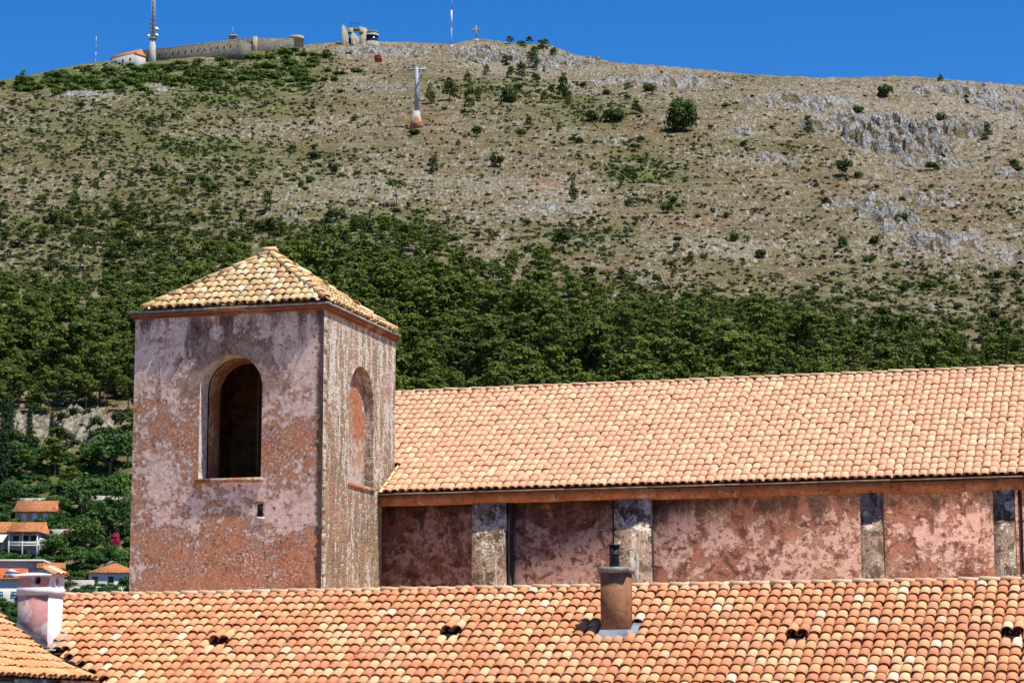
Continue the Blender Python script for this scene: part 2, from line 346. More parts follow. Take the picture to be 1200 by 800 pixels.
def hill_mat():
    t = NT('stony_hillside', .95, .05)
    big = t.noise(.035, 5, .6); mid = t.noise(.16, 6, .65); fine = t.noise(.9, 6, .7); vf = t.noise(2.6, 4, .65)
    g = t.attr('green'); r = t.attr('rock'); s = t.attr('soil')
    c = t.mix(t.ramp(mid, .38, .62), (.130, .092, .046), (.180, .132, .076))
    c = t.mix(t.ramp(fine, .4, .62, 0, .6), c, (.062, .052, .022))
    sm = t.math('MULTIPLY', s, t.ramp(mid, .36, .55)); c = t.mix(t.math('MULTIPLY', sm, .8), c, (.20, .088, .040))
    # dry herbs, darker and greener where the slope is green
    hb = t.math('ADD', fine, t.math('MULTIPLY', g, .17)); hb = t.math('ADD', hb, t.math('MULTIPLY', t.math('SUBTRACT', mid, .5), .35))
    c = t.mix(t.ramp(hb, .57, .64, 0, .85), c, t.mix(g, (.058, .058, .020), (.070, .105, .024)))
    c = t.mix(t.math('MULTIPLY', t.math('MULTIPLY', g, t.ramp(t.noise(.07, 5, .65), .40, .58)), t.ramp(fine, .3, .6, .9, .45)), c, (.088, .108, .032))
    lg = t.noise(.55, 5, .6, stretch=(.10, .02, 1.0)); lg2 = t.noise(.55, 5, .6, stretch=(.10, .02, 1.0), loc=(40, 3, 9))
    c = t.mix(t.math('MULTIPLY', t.ramp(lg, .54, .60), t.ramp(mid, .4, .6, 0, .75)), c, (.075, .080, .028))
    c = t.mix(t.math('MULTIPLY', t.ramp(lg2, .56, .60), t.ramp(fine, .42, .55, 0, .8)), c, (.22, .19, .15))
    c = t.mix(t.math('MULTIPLY', t.ramp(big, .42, .6), t.ramp(fine, .38, .6, .1, .55)), c, (.082, .082, .030))
    # limestone rubble: single stones from a cell pattern, dense where rock comes through
    for sc, lo in ((.75, .61), (1.5, .605), (2.8, .60)):
        cell = t.n('TexVoronoi', feature='F1'); t.link(t.co((1, .2, .25)), cell.inputs['Vector']); cell.inputs['Scale'].default_value = sc
        pick = t.n('SeparateColor'); t.link(cell.outputs['Color'], pick.inputs[0])
        dn = t.math('ADD', t.math('MULTIPLY', mid, .55), t.math('ADD', t.math('MULTIPLY', t.math('SUBTRACT', 1.0, big), .45), t.math('MULTIPLY', r, .24)))
        dn = t.math('SUBTRACT', t.math('ADD', dn, t.math('MULTIPLY', t.math('SUBTRACT', pick.outputs[0], .5), .34)), t.math('MULTIPLY', g, .10))
        st = t.math('MULTIPLY', t.ramp(dn, lo - .03, lo), t.ramp(cell.outputs['Distance'], .46, .40))
        c = t.mix(t.math('MULTIPLY', st, .85), c, t.mix(pick.outputs[1], (.17, .148, .115), (.29, .265, .22)))
    t.bump(t.math('ADD', t.math('MULTIPLY', fine, .6), t.math('MULTIPLY', vf, .5)), .9, .5)
    return t.col(c)
M['hill'] = hill_mat()
lat = np.concatenate([np.linspace(-.42, -.245, 40)[:-1], np.linspace(-.245, .245, 520), np.linspace(.245, .42, 40)[1:]])
ys = np.concatenate([np.linspace(320, 400, 40)[:-1], np.linspace(400, 1180, 620), np.linspace(1180, 1900, 50)[1:]])
LX = lat[None, :] * ys[:, None]; LY = np.broadcast_to(ys[:, None], LX.shape); LZ = terrain(LX, LY, True)
nr, nc = LX.shape; ii = np.arange(nr * nc).reshape(nr, nc)
hf = np.stack([ii[:-1, :-1], ii[:-1, 1:], ii[1:, 1:], ii[1:, :-1]], -1).reshape(-1, 4)
hv = np.stack([LX, LY, LZ], -1).reshape(-1, 3)
hm = mesh_arrays('mountain', hv, hf, smooth=True)
hpx, hpy = project(hv)
for nm, bl in (('green', GREEND), ('rock', ROCKD), ('soil', SOILD)):
    at = hm.attributes.new(nm, 'FLOAT', 'POINT'); at.data.foreach_set('value', dens(bl, hpx, hpy).astype(np.float32))
tag(link('hillside', hm, M['hill']), 'dry stony mountainside rising to a ridge behind the roofs', 'hill', kind='structure')
M['street'] = plain('dusty_ground', (.17, .15, .12), .95, .2, 1.5)
g_ = MB(); g_.poly([(-3000, -800, GZ), (3000, -800, GZ), (3000, 4000, GZ), (-3000, 4000, GZ)])
tag(g_.build('ground', M['street']), 'flat ground under the old town', 'ground', kind='structure')

# ------------------------------------------------------------------ arched openings
def rnd_poly(mb, mp, pts, d): mb.poly([mp(s, z, d) for s, z in pts])
def arched(mb, mp, s0, s1, z0, z1, o0, o1, oz, zs, seg=18, d=0.):
    c, r = (o0 + o1) / 2, (o1 - o0) / 2
    arc = [(c + r * math.cos(math.pi * (1 - k / seg)), zs + r * math.sin(math.pi * k / seg)) for k in range(seg + 1)]
    rnd_poly(mb, mp, [(s0, z0), (o0, z0), (o0, z1), (s0, z1)], d); rnd_poly(mb, mp, [(o1, z0), (s1, z0), (s1, z1), (o1, z1)], d)
    if oz > z0: rnd_poly(mb, mp, [(o0, z0), (o1, z0), (o1, oz), (o0, oz)], d)
    for p, q in zip(arc[:-1], arc[1:]): rnd_poly(mb, mp, [p, q, (q[0], z1), (p[0], z1)], d)
    return [(o0, oz)] + arc + [(o1, oz)]
def reveal(mb, mp, outline, d0, d1, close=True):
    pts = outline + [outline[0]] if close else outline
    for p, q in zip(pts[:-1], pts[1:]): mb.poly([mp(*p, d0), mp(*q, d0), mp(*q, d1), mp(*p, d1)])

# ------------------------------------------------------------------ bell tower
TA0, TA1, TN0, TN1 = -26.61, -21.47, 56.0, 61.4
TO = ((TA0 + TA1) / 2, (TN0 + TN1) / 2, GZ)
tower = thing('bell_tower', 'square weathered red and lavender bell tower with low tiled pyramid roof and dark arched opening', 'bell tower', world(*TO), -AZ)
zb = 10.27
RED1, RED2 = (.66, .30, .165), (.48, .19, .10)
M['tower_front'] = fresco('peeling_tower_render', RED1, RED2, (.88, .66, .56), (.70, .46, .37),
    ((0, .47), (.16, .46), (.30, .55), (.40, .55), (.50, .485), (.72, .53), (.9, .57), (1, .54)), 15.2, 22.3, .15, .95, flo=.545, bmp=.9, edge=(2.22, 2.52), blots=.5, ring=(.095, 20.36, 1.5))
def rubble_mat():
    t = NT('rubble_stone_wall', .95, .1); x, y, z = t.sep()
    v = t.n('TexVoronoi', feature='DISTANCE_TO_EDGE'); t.link(t.co((1, 2.3, 3.1)), v.inputs['Vector']); v.inputs['Scale'].default_value = 2.6
    v2 = t.n('TexVoronoi', feature='F1'); t.link(t.co((1, 2.3, 3.1)), v2.inputs['Vector']); v2.inputs['Scale'].default_value = 2.6
    fine = t.noise(8, 7, .7); st = t.noise(3.2, 8, .7, stretch=(1, 1, .13)); mid = t.noise(1.1, 7, .62)
    c = t.cramp(v2.outputs['Color'], [(0, (.30, .20, .13)), (.4, (.36, .22, .14)), (.6, (.27, .20, .14)), (.75, (.46, .36, .26))])
    c = t.mix(t.ramp(fine, .4, .65, 0, .7), c, (.14, .095, .06))
    c = t.mix(t.math('MULTIPLY', t.ramp(v.outputs[0], .06, .015, 0, .8), t.ramp(mid, .48, .6)), c, (.46, .39, .31))
    up = t.ramp(z, 17.5, 20.5, 0, .045)
    c = t.mix(t.ramp(t.math('ADD', t.math('ADD', t.math('MULTIPLY', st, .55), t.math('MULTIPLY', fine, .45)), up), .515, .56, 0, .9), c, (.58, .53, .46))
    c = t.mix(t.ramp(mid, .52, .62, 0, .55), c, (.33, .155, .085))
    c = t.mix(t.ramp(t.noise(4, 6, .7, stretch=(1, 1, .2), loc=(4, 4, 4)), .57, .66, 0, .8), c, (.075, .06, .045))
    t.bump(t.math('ADD', t.math('MULTIPLY', t.ramp(v.outputs[0], 0, .12), .45), fine), .8, .05)
    return t.col(c)
M['rubble'] = rubble_mat()
M['brick_in'] = fresco('old_brick_reveal', (.46, .17, .07), (.36, .12, .055), (.50, .38, .30), (.36, .24, .17), None, 15, 22, -.05, .35)
M['jamb'] = fresco('pale_jamb_plaster', (.42, .30, .24), (.34, .24, .19), (.62, .58, .54), (.50, .45, .42), ((0, .6), (1, .58)), 15, 22, -.1, .5)
fr = lambda s, z, d: (s, TN0 + d, z)
rt = lambda s, z, d: (TA1 - d, s, z)
mb = MB(TO); ol = arched(mb, fr, TA0, TA1, GZ, zb, -24.79, -23.1, 6.1, 8.36)
mb.build('front_wall', M['tower_front'], tower)
mb = MB(TO); nl = arched(mb, rt, TN0, TN1, GZ, zb, 57.86, 59.70, 6.12, 8.28)
mb.poly([(TA0, TN0, GZ), (TA0, TN1, GZ), (TA0, TN1, zb), (TA0, TN0, zb)]); mb.poly([(TA0, TN1, GZ), (TA1, TN1, GZ), (TA1, TN1, zb), (TA0, TN1, zb)])
mb.build('side_wall', M['rubble'], tower)
mb = MB(TO); reveal(mb, fr, ol, 0, .5); mb.build('window_jamb', M['jamb'], tower)
mb = MB(TO); sh = .06; ol2 = [(s + (sh if s < -23.95 else -sh) * .6, z) for s, z in ol]
reveal(mb, fr, ol2, .5, 1.2)
for p, q in zip(ol[:-1], ol[1:]): pass
mb.build('window_reveal', M['brick_in'], tower)
mb = MB(TO)                                    # the dark bell room behind the opening
b0, b1, c0, c1 = TA0 + .7, TA1 - .7, TN0 + 1.2, TN1 - .7
arched(mb, fr, b0, b1, 6.0, 10.1, ol2[0][0], ol2[-1][0], 6.1, 8.36, d=1.2)
mb.poly([(b0, c0, 6), (b0, c1, 6), (b0, c1, 10.1), (b0, c0, 10.1)]); mb.poly([(b1, c0, 6), (b1, c1, 6), (b1, c1, 10.1), (b1, c0, 10.1)])
mb.poly([(b0, c1, 6), (b1, c1, 6), (b1, c1, 10.1), (b0, c1, 10.1)]); mb.poly([(b0, c0, 6.02), (b1, c0, 6.02), (b1, c1, 6.02), (b0, c1, 6.02)]); mb.poly([(b0, c0, 10.1), (b1, c0, 10.1), (b1, c1, 10.1), (b0, c1, 10.1)])
mb.build('bell_room', plain('sooty_brick', (.42, .21, .12), .95, .3, 3), tower)
mb = MB(TO); mb.tube((-23.62, TN0 + 1.0, 6.1), (-23.62, TN0 + 1.0, 9.0), .008, seg=6)
mb.build('bell_rope', plain('grey_rope', (.2, .15, .1)), tower)
mb = MB(TO); mb.box(-24.86, -23.04, TN0 - .085, TN0 + .45, 5.99, 6.098); mb.build('window_sill', M['brick_in'], tower)
mb = MB(TO); reveal(mb, rt, nl, 0, .24); mb.build('niche_reveal', M['rubble'], tower)
mb = MB(TO); mb.poly([rt(s, z, .24) for s, z in nl])
M['niche'] = fresco('niche_infill', (.44, .17, .08), (.34, .125, .065), (.47, .42, .38), (.38, .31, .27), ((0, .58), (.35, .55), (.5, .48), (.7, .49), (1, .46)), 17.8, 21.5, .02, .5)
mb.build('niche_infill', M['niche'], tower)
mb = MB(TO); mb.box(TA1 - .1, TA1 + .03, 57.8, 59.75, 6.0, 6.115); mb.build('niche_sill', M['brick_in'], tower)
# slit block coloured as the hole's shade, with a pale sill stone, and two putlog stones
sx, _, sz = on_n(305, 598, 56); mb = MB(TO)
mb.box(sx - .07, sx + .07, TN0 - .004, TN0 + .2, sz - .14, sz + .16); mb.build('slit_shade_block', plain('slit_dark', (.012, .01, .01), 1, 0), tower)
mb = MB(TO); mb.box(sx - .13, sx + .12, TN0 - .025, TN0 + .1, sz - .24, sz - .16); mb.build('slit_sill', M['jamb'], tower)
mb = MB(TO); mb.box(sx - .11, sx + .11, TN0 - .012, TN0 + .1, sz + .18, sz + .25); mb.build('slit_lintel', M['brick_in'], tower)
# pale quoin stones left standing on the near corner
zq = 3.2; g = np.random.default_rng(5); quo = []
while zq < 10.0:
    hq = .08 + .22 * g.random() ** 2
    if g.random() < .6: quo.append((zq, hq, .06 + .22 * g.random(), .012 + .02 * g.random())); zq += hq + .12 + .45 * g.random()
M['quoin'] = plain('pale_quoin', (.44, .37, .29), .95, .25, 6, 0, .4)
for zq, hq, w_, pr in quo:
    mb = MB(TO); mb.grid([(TA1 - .02, TN0 + .02, zq), (TA1 + pr, TN0 + .025, zq + .01), (TA1 + pr, TN0 + w_, zq + .03), (TA1 - .02, TN0 + w_, zq), (TA1 - .02, TN0 + .02, zq + hq), (TA1 + pr, TN0 + .03, zq + hq - .02), (TA1 + pr * .8, TN0 + w_ - .03, zq + hq), (TA1 - .02, TN0 + w_, zq + hq)], [(0, 3, 2, 1), (4, 5, 6, 7), (0, 1, 5, 4), (1, 2, 6, 5), (2, 3, 7, 6)]); mb.build('quoin_stone', M['quoin'], tower)
# cornice
M['cornice'] = fresco('rusty_cornice', (.34, .12, .055), (.22, .075, .04), (.40, .25, .17), (.30, .17, .11), ((0, .40), (1, .40)), 10, 30, 0, .25)
mb = MB(TO); mb.box(TA0 - .14, TA1 + .10, TN0 - .06, TN1 + .03, 10.29, 10.38); mb.box(TA0 - .04, TA1 + .04, TN0 - .03, TN1 + .05, 10.23, 10.29); mb.build('cornice', M['cornice'], tower)
mb = MB(TO); mb.box(TA0 - .17, TA1 + .14, TN0 - .085, TN1 + .05, 10.382, 10.43); mb.build('cornice_lip', plain('grey_cornice_slab', (.42, .37, .31), .9, .25, 5), tower)
# pyramid roof
ea0, ea1, en0, en1, ez = TA0 + .26, TA1 + .06, TN0 - .07, TN1 - .30, 10.47
apz = on_n(323, 291, TO[1])[2] - .16; ap = np.array([TO[0], TO[1], apz])
crn = [np.array(p) for p in ((ea0, en0, ez), (ea1, en0, ez), (ea1, en1, ez), (ea0, en1, ez))]
mb = MB(TO)
for k in range(4): mb.poly([crn[k], crn[(k + 1) % 4], ap])
mb.box(ea0, ea1, en0, en1, 10.43, ez - .003)
roof = mb.build('roof', M['underlay'], tower)
Vs, Fs, Ts = [], [], []; base = 0
for k in range(4):
    P, Q = crn[k], crn[(k + 1) % 4]; E1 = Q - P; ln = np.linalg.norm(E1); U = E1 / ln; mid = (P + Q) / 2; V = ap - mid; sl_ = np.linalg.norm(V); V /= sl_; Wn = np.cross(U, V)
    keep = lambda a, b, ln=ln, sl_=sl_: b < sl_ - .08 and abs(a - ln / 2) < (ln / 2) * (1 - b / sl_) + .02
    v, f, t_ = tile_field(P + Wn * .02 - V * .05, U, V, Wn, int(ln / .205), int(sl_ / .37) + 1, ln / int(ln / .205), .37, keep, 20 + k, jit=.012)
    Vs.append(v); Fs.append(f + base); Ts.append(t_); base += len(v)
tiles_obj('roof_tiles', (np.concatenate(Vs), np.concatenate(Fs), np.concatenate(Ts)), TO, M['tiles_tower'], roof)
Vs, Fs, Ts = [], [], []; base = 0
for k in range(4):
    P = crn[k] + (crn[k] - ap) * .01 + np.array([0, 0, .05]); v, f, t_ = ridge_field(P, ap + np.array([0, 0, .06]), .115, .4, 40 + k); Vs.append(v); Fs.append(f + base); Ts.append(t_); base += len(v)
tiles_obj('hip_tiles', (np.concatenate(Vs), np.concatenate(Fs), np.concatenate(Ts)), TO, M['tiles_tower'], roof)
mb = MB(TO); mb.grid([(ap[0] - .2, ap[1] - .14, apz + .08), (ap[0] + .2, ap[1] - .14, apz + .08), (ap[0] + .2, ap[1] + .14, apz + .08), (ap[0] - .2, ap[1] + .14, apz + .08), (ap[0] - .17, ap[1] - .1, apz + .19), (ap[0] + .17, ap[1] - .1, apz + .19), (ap[0] + .15, ap[1] + .1, apz + .17), (ap[0] - .15, ap[1] + .1, apz + .17)],
    [(0, 3, 2, 1), (4, 5, 6, 7), (0, 1, 5, 4), (1, 2, 6, 5), (2, 3, 7, 6), (3, 0, 4, 7)]); mb.build('apex_cap', M['ridge'], roof)

# ------------------------------------------------------------------ church nave behind
CO = (-8.0, 63.0, GZ); WN = 60.4; CA1 = 8.0
church = thing('church', 'long church with stained rust red buttressed wall and pale orange tiled roof beside the tower', 'church', world(*CO), -AZ)
M['nave'] = fresco('peeling_nave_render', (.38, .15, .09), (.25, .09, .055), (.57, .335, .26), (.46, .24, .18), ((0, .50), (.3, .53), (.6, .53), (.85, .49), (1, .46)), 15.2, 17.9, .25, .3, blots=.85, bt=.515, bmp=.7, dcol=(.075, .045, .036))
M['pilaster'] = fresco('mouldy_pilaster_render', (.34, .22, .15), (.20, .13, .09), (.62, .52, .42), (.46, .34, .26), ((0, .52), (.3, .46), (.7, .5), (1, .43)), 15.2, 17.9, .12, .85, streaks=.45, blots=1., bt=.50, bmp=.8, dcol=(.07, .045, .035))
mb = MB(CO); mb.box(-21.45, CA1, WN, WN + .6, GZ, 5.95); mb.box(-21.45, CA1, 71.4, 72, GZ, 5.95); mb.box(CA1 - .6, CA1, WN + .6, 71.4, GZ, 5.95); mb.build('wall', M['nave'], church)
for x0, x1 in ((553, 592), (720, 763), (1009, 1035), (1165, 1190), (1420, 1450)):
    a0, a1 = on_n(x0, 640, WN - .28)[0], on_n(x1, 640, WN - .28)[0]; mb = MB(CO)
    k = .012 * len(str(x0))
    mb.grid([(a0 - .03, WN - .29, GZ), (a1 + .03, WN - .29, GZ), (a1 + .03, WN, GZ), (a0 - .03, WN, GZ), (a0, WN - .28, 5.7), (a1, WN - .28, 5.7), (a1, WN, 5.7), (a0, WN, 5.7)],
            [(4, 5, 6, 7), (0, 1, 5, 4), (1, 2, 6, 5), (3, 0, 4, 7)]); mb.build('pilaster', M['pilaster'], church)
M['pipe_d'] = plain('dark_downpipe', (.045, .028, .024), .6); M['pipe_r'] = plain('rusty_downpipe', (.10, .035, .025), .6)
for px, r, mt in ((598.5, .065, 'pipe_d'), (719, .022, 'pipe_d'), (1197, .05, 'pipe_r')):
    a = on_n(px, 640, WN - .1)[0]; mb = MB(CO); mb.tube((a, WN - .12, GZ), (a, WN - .12, 5.74), r, seg=10); mb.box(a - r - .02, a + r + .02, WN - .13 - r, WN - .02, 4.9, 4.94)
    mb.build('downpipe', M[mt], church)
M['fascia'] = fresco('rusty_eaves', (.44, .17, .07), (.30, .105, .05), (.50, .24, .14), (.40, .17, .09), ((0, .45), (1, .45)), 16, 19, 0, .2)
gx = [450, 555, 662, 760, 868, 960, 1044, 1130, 1200, 1330, 1500]; g = np.random.default_rng(12)
aa = [on_n(x, 580, WN - .28)[0] for x in gx]; aa[0] = -21.46; aa[-1] = CA1 + .2
mb = MB(CO)
for k in range(len(aa) - 1):
    dz = g.normal(0, .012); mb.box(aa[k] + .004, aa[k + 1] - .004, WN - .295 + g.normal(0, .004), WN - .003, 5.69 + dz, 5.955 + dz * .6)
mb.build('eaves_board', M['fascia'], church)
mb = MB(CO)
for k in range(len(aa) - 1): mb.box(aa[k] + .006, aa[k + 1] - .006, WN - .395 - .003 * (k % 3), WN, 5.975, 6.0 + .006 * (k % 2))
mb.build('eaves_slab', plain('grey_eaves_slab', (.33, .25, .19), .9, .25, 4), church)
rn0, rz0, rn1, rz1 = WN - .30, 6.03, 66.0, on_n(800, 443, 66.0)[2] - .13
tanp = (rz1 - rz0) / (rn1 - rn0); cp = 1 / math.sqrt(1 + tanp ** 2); V = np.array([0, cp, cp * tanp]); Wn_ = np.array([0, -cp * tanp, cp])
mb = MB(CO)
mb.poly([(-21.44, rn0 + .05, rz0), (CA1 + .2, rn0 + .05, rz0), (CA1 + .2, rn1, rz1), (-21.44, rn1, rz1)])
mb.poly([(-23.6, 61.42, rz0 + tanp * (61.42 - rn0 - .05)), (-21.44, 61.42, rz0 + tanp * (61.42 - rn0 - .05)), (-21.44, rn1, rz1), (-23.6, rn1, rz1)])
mb.poly([(-23.6, rn1, rz1), (CA1 + .2, rn1, rz1), (CA1 + .2, 72.2, rz0), (-23.6, 72.2, rz0)])
mb.poly([(CA1, WN + .1, 5.9), (CA1, 71.9, 5.9), (CA1, rn1, rz1 - .03)])
croof = mb.build('roof', M['underlay'], church)
A0 = -23.7; nlen = math.hypot(rn1 - rn0, rz1 - rz0)
keep = lambda a, b: (A0 + a > -21.36) or (rn0 + b * cp > 61.5)
exu = nlen / 20
tiles_obj('roof_tiles', tile_field(np.array([A0, rn0 - .02, rz0 + .015]), (1, 0, 0), V, Wn_, int((CA1 + .2 - A0) / .215), 20, .215, exu, keep, 61, jit=.006, lift=.022, r1=.46, flat=.55), CO, M['tiles_up'], croof)
tiles_obj('ridge_tiles', ridge_field((A0, rn1, rz1 + .03), (CA1 + .2, rn1, rz1 + .045), .14, .42, 62, flat=.5), CO, M['ridge'], croof)

mb = MB(CO); az_ = lambda n: 1.9 + (n - 52.7) * .17; mb.grid([(-30, 52.7, az_(52.7)), (CA1, 52.7, az_(52.7)), (CA1, TN0 - .004, az_(TN0)), (-30, TN0 - .004, az_(TN0)), (-21.44, TN0 - .004, az_(TN0)), (-21.44, WN - .003, az_(WN)), (CA1, WN - .003, az_(WN))], [(0, 1, 2, 4, 3), (4, 2, 6, 5)])
mb.build('bounce_roof', plain('pale_bounce_surface', (.60, .40, .24), .9, .1, 3), church)  # unseen surface added to bounce warm sunlight onto the nave wall
mb = MB(CO); mb.box(-30, CA1, 52.9, 53.4, GZ, 1.85); mb.build('bounce_roof_wall', M['nave'], church)  # wall under the added bounce surface, out of sight as well
# ------------------------------------------------------------------ near building: long orange roof with chimney and vents
M['vent_shade'] = plain('vent_shade_colour', (.022, .008, .006), 1)
LO = (-12.0, 44.0, GZ); LN1, LTAN = 47.0, .51; LZ1 = on_n(600, 683, 47.0)[2] - .15
LZf = lambda n: LZ1 - LTAN * (LN1 - n)
lcp = 1 / math.sqrt(1 + LTAN ** 2); LV = np.array([0, lcp, lcp * LTAN]); LW = np.array([0, -lcp * LTAN, lcp])
LA0, LA1, LN0 = -23.86, 5.0, 41.0
near = thing('tiled_house', 'near house showing only its long bright orange tile roof in the foreground', 'house', world(*LO), -AZ)
E_ = on_plane(116, 797, LN1, LZ1, LTAN); C_ = on_plane(72, 766, LN1, LZ1, LTAN)
print('valley E', E_, 'C', C_)
sp, ex = .206, .335
nrow = int(math.hypot(LN1 - LN0, (LN1 - LN0) * LTAN) / ex); exl = math.hypot(LN1 - LN0, (LN1 - LN0) * LTAN) / nrow
def cell(px, py):
    a, n, z = on_plane(px, py, LN1, LZ1, LTAN); return int((a - LA0) / sp), int((n - LN0) / lcp / exl), a, n
def valley(n):                                  # left limit of this roof at depth n
    if n >= C_[1]: return LA0
    return C_[0] + (E_[0] - C_[0]) * (C_[1] - n) / (C_[1] - E_[1])
ch0 = on_plane(704, 748, LN1, LZ1, LTAN); ch1 = on_n(735, 748, ch0[1])
chw = ch1[0] - ch0[0]; chd = .42
vents = [cell(*p) for p in ((247, 759), (519, 751), (922, 749), (1186, 746))]
skip = set()
for i, j, a, n in vents: skip |= {(i, j), (i + 1, j), (i, j + 1), (i + 1, j + 1)}
hole = [(LA0 + i * sp, LA0 + (i + 2) * sp, LN0 + j * exl * lcp, LN0 + (j + 1) * exl * lcp) for i, j, a, n in vents]
def keep(a, b):
    A, n = LA0 + a, LN0 + b * lcp
    if A < valley(n): return False
    for h in hole:
        if h[0] + .08 < A < h[1] - .08 and h[2] < n < h[3] + .1 and abs((a / sp) % 1 - .5) > .3: return False
    if ch0[0] - .05 < A < ch0[0] + chw + .24 and ch0[1] - .12 < n < ch0[1] + chd + .2: return False
    return True
mb = MB(LO)
mb.poly([(E_[0], E_[1], E_[2]), (C_[0], C_[1], C_[2]), (LA0, C_[1], LZf(C_[1])), (LA0, LN1, LZ1), (LA1, LN1, LZ1), (LA1, LN0, LZf(LN0)), (E_[0] + 1.5, LN0, LZf(LN0))][::-1])
lroof = mb.build('roof', M['underlay'], near)
M['tplain'] = plain('terracotta_roof_surface', (.62, .37, .19), .9, .12, 3)
mb = MB(LO); mb.poly([(LA0, LN1 + .02, LZ1), (LA1, LN1 + .02, LZ1), (LA1, LN1 + 5.5, LZf(LN0)), (LA0, LN1 + 5.5, LZf(LN0))]); mb.build('rear_slope', M['tplain'], near)
tiles_obj('roof_tiles', tile_field(np.array([LA0, LN0, LZf(LN0) + .02]), (1, 0, 0), LV, LW, int((LA1 - LA0) / sp), nrow, sp, exl, keep, 81, jit=.007, skip=skip, lift=.04), LO, M['tiles_low'], lroof)
tiles_obj('ridge_tiles', ridge_field((LA0 - .05, LN1, LZ1 + .03), (LA1, LN1, LZ1 + .045), .135, .40, 82, flat=.5), LO, M['ridge'], lroof)
for q, (i, j, a, n) in enumerate(vents):        # pairs of raised cover tiles over a dark sheet painted as the opening's shade
    Vs, Fs, Ts = [], [], []; base = 0; gg = np.random.default_rng(90 + q)
    for c in (0, 1):
        K = 8; th = np.linspace(0, math.pi, K + 1); k1 = K + 1; rings = []
        for r, b, off in ((.112, exl * .93, .085), (.09, 2.3 * exl, .02), (.098, exl * .93, .085), (.08, 2.3 * exl, .01)): rings.append(np.stack([-r * np.cos(th), np.full(k1, b), r * .85 * np.sin(th) + off], 1))
        t_ = np.concatenate(rings); f = []
        for k in range(K): f += [(k, k + 1, k1 + k + 1, k1 + k), (2 * k1 + k, 2 * k1 + k + 1, k + 1, k), (2 * k1 + k + 1, 2 * k1 + k, 3 * k1 + k, 3 * k1 + k + 1)]
        O = np.array([LA0 + (i + .5 + c) * sp, LN0, LZf(LN0) + .02]) + LV * (j * exl)
        Vs.append(O + np.outer(t_[:, 0], (1, 0, 0)) + np.outer(t_[:, 1], LV) + np.outer(t_[:, 2], LW)); Fs.append(np.array(f) + base); Ts.append(np.full(len(f), gg.random())); base += len(t_)
    vt = tiles_obj('roof_vent', (np.concatenate(Vs), np.concatenate(Fs), np.concatenate(Ts)), LO, M['tiles_low'], lroof)
    mb = MB(LO); h = hole[q]; mb.poly([(x, n_ - LTAN * lcp * .03, LZf(n_) + .03 * lcp) for x, n_ in ((h[0], h[2] + .06), (h[1], h[2] + .06), (h[1], h[3] + .2), (h[0], h[3] + .2))]); mb.build('vent_shade_sheet', M['vent_shade'], lroof)
mb = MB(LO); mb.box(LA0 + .3, LA1 - .3, LN0 + .35, LN0 + .8, GZ, LZf(LN0) - .05); mb.box(LA0 + .3, LA1 - .3, LN1 + 4.8, LN1 + 5.2, GZ, LZf(LN0) - .05); mb.box(LA1 - .7, LA1 - .3, LN0 + .8, LN1 + 4.8, GZ, LZf(LN0) - .05); mb.box(LA0 + .05, LA0 + .4, LN1 - 2.5, LN1 + 4.8, GZ, LZf(LN0)); mb.build('wall', M['nave'], near)
# brick-red chimney with grey cap, dark pipe and lead flashing
zt = on_n(704, 671, ch0[1])[2]; zcap = on_n(704, 664, ch0[1])[2]; zbase = LZf(ch0[1])
M['chim'] = fresco('brown_chimney_render', (.34, .155, .085), (.26, .115, .065), (.40, .22, .14), (.32, .16, .10), ((0, .42), (1, .42)), 13, 15, .0, .05)
mb = MB(LO); a0, n0 = ch0[0], ch0[1]; mb.box(a0, a0 + chw, n0, n0 + chd, zbase - .3, zt); chim = mb.build('chimney', M['chim'], near)
M['zinc'] = plain('grey_sheet_metal', (.30, .33, .37), .5, .2, 4, .35); M['capg'] = plain('grey_cap_stone', (.30, .29, .27), .9, .3, 7)
mb = MB(LO); mb.box(a0 - .03, a0 + chw + .04, n0 - .035, n0 + chd + .04, zt + .002, zcap); mb.build('cap', M['capg'], chim)
pa = on_n(720, 650, n0 + chd / 2)[0]; ztop = on_n(720, 639, n0 + chd / 2)[2]; mb = MB(LO)
mb.tube((pa, n0 + chd / 2, zcap + .002), (pa, n0 + chd / 2, ztop), .095, seg=16); mb.tube((pa, n0 + chd / 2, ztop - .012), (pa, n0 + chd / 2, ztop + .02), .125, seg=16); mb.tube((pa, n0 + chd / 2, ztop - .18), (pa, n0 + chd / 2, ztop - .15), .105, seg=16)
mb.build('flue_pipe', plain('black_flue_pipe', (.035, .03, .028), .5, .2, 5), chim)
mb = MB(LO)
def onr(a, n, h): return (a, n - LTAN * lcp * h, LZf(n) + lcp * h)
mb.grid([onr(a0 + chw, n0 - .1, .05), onr(a0 + chw + .24, n0 - .1, .03), onr(a0 + chw + .24, n0 + chd + .14, .03), onr(a0 + chw, n0 + chd + .14, .05)], [(0, 1, 2, 3)])
mb.grid([onr(a0 - .06, n0 - .13, .06), onr(a0 + chw + .05, n0 - .13, .06), (a0 + chw + .012, n0 - .012, zbase + .17), (a0 - .012, n0 - .012, zbase + .17)], [(0, 1, 2, 3)])
mb.box(a0 - .01, a0 + chw + .01, n0 - .01, n0 + chd + .01, zbase - .2, zbase + .168)
mb.build('flashing', M['zinc'], chim)

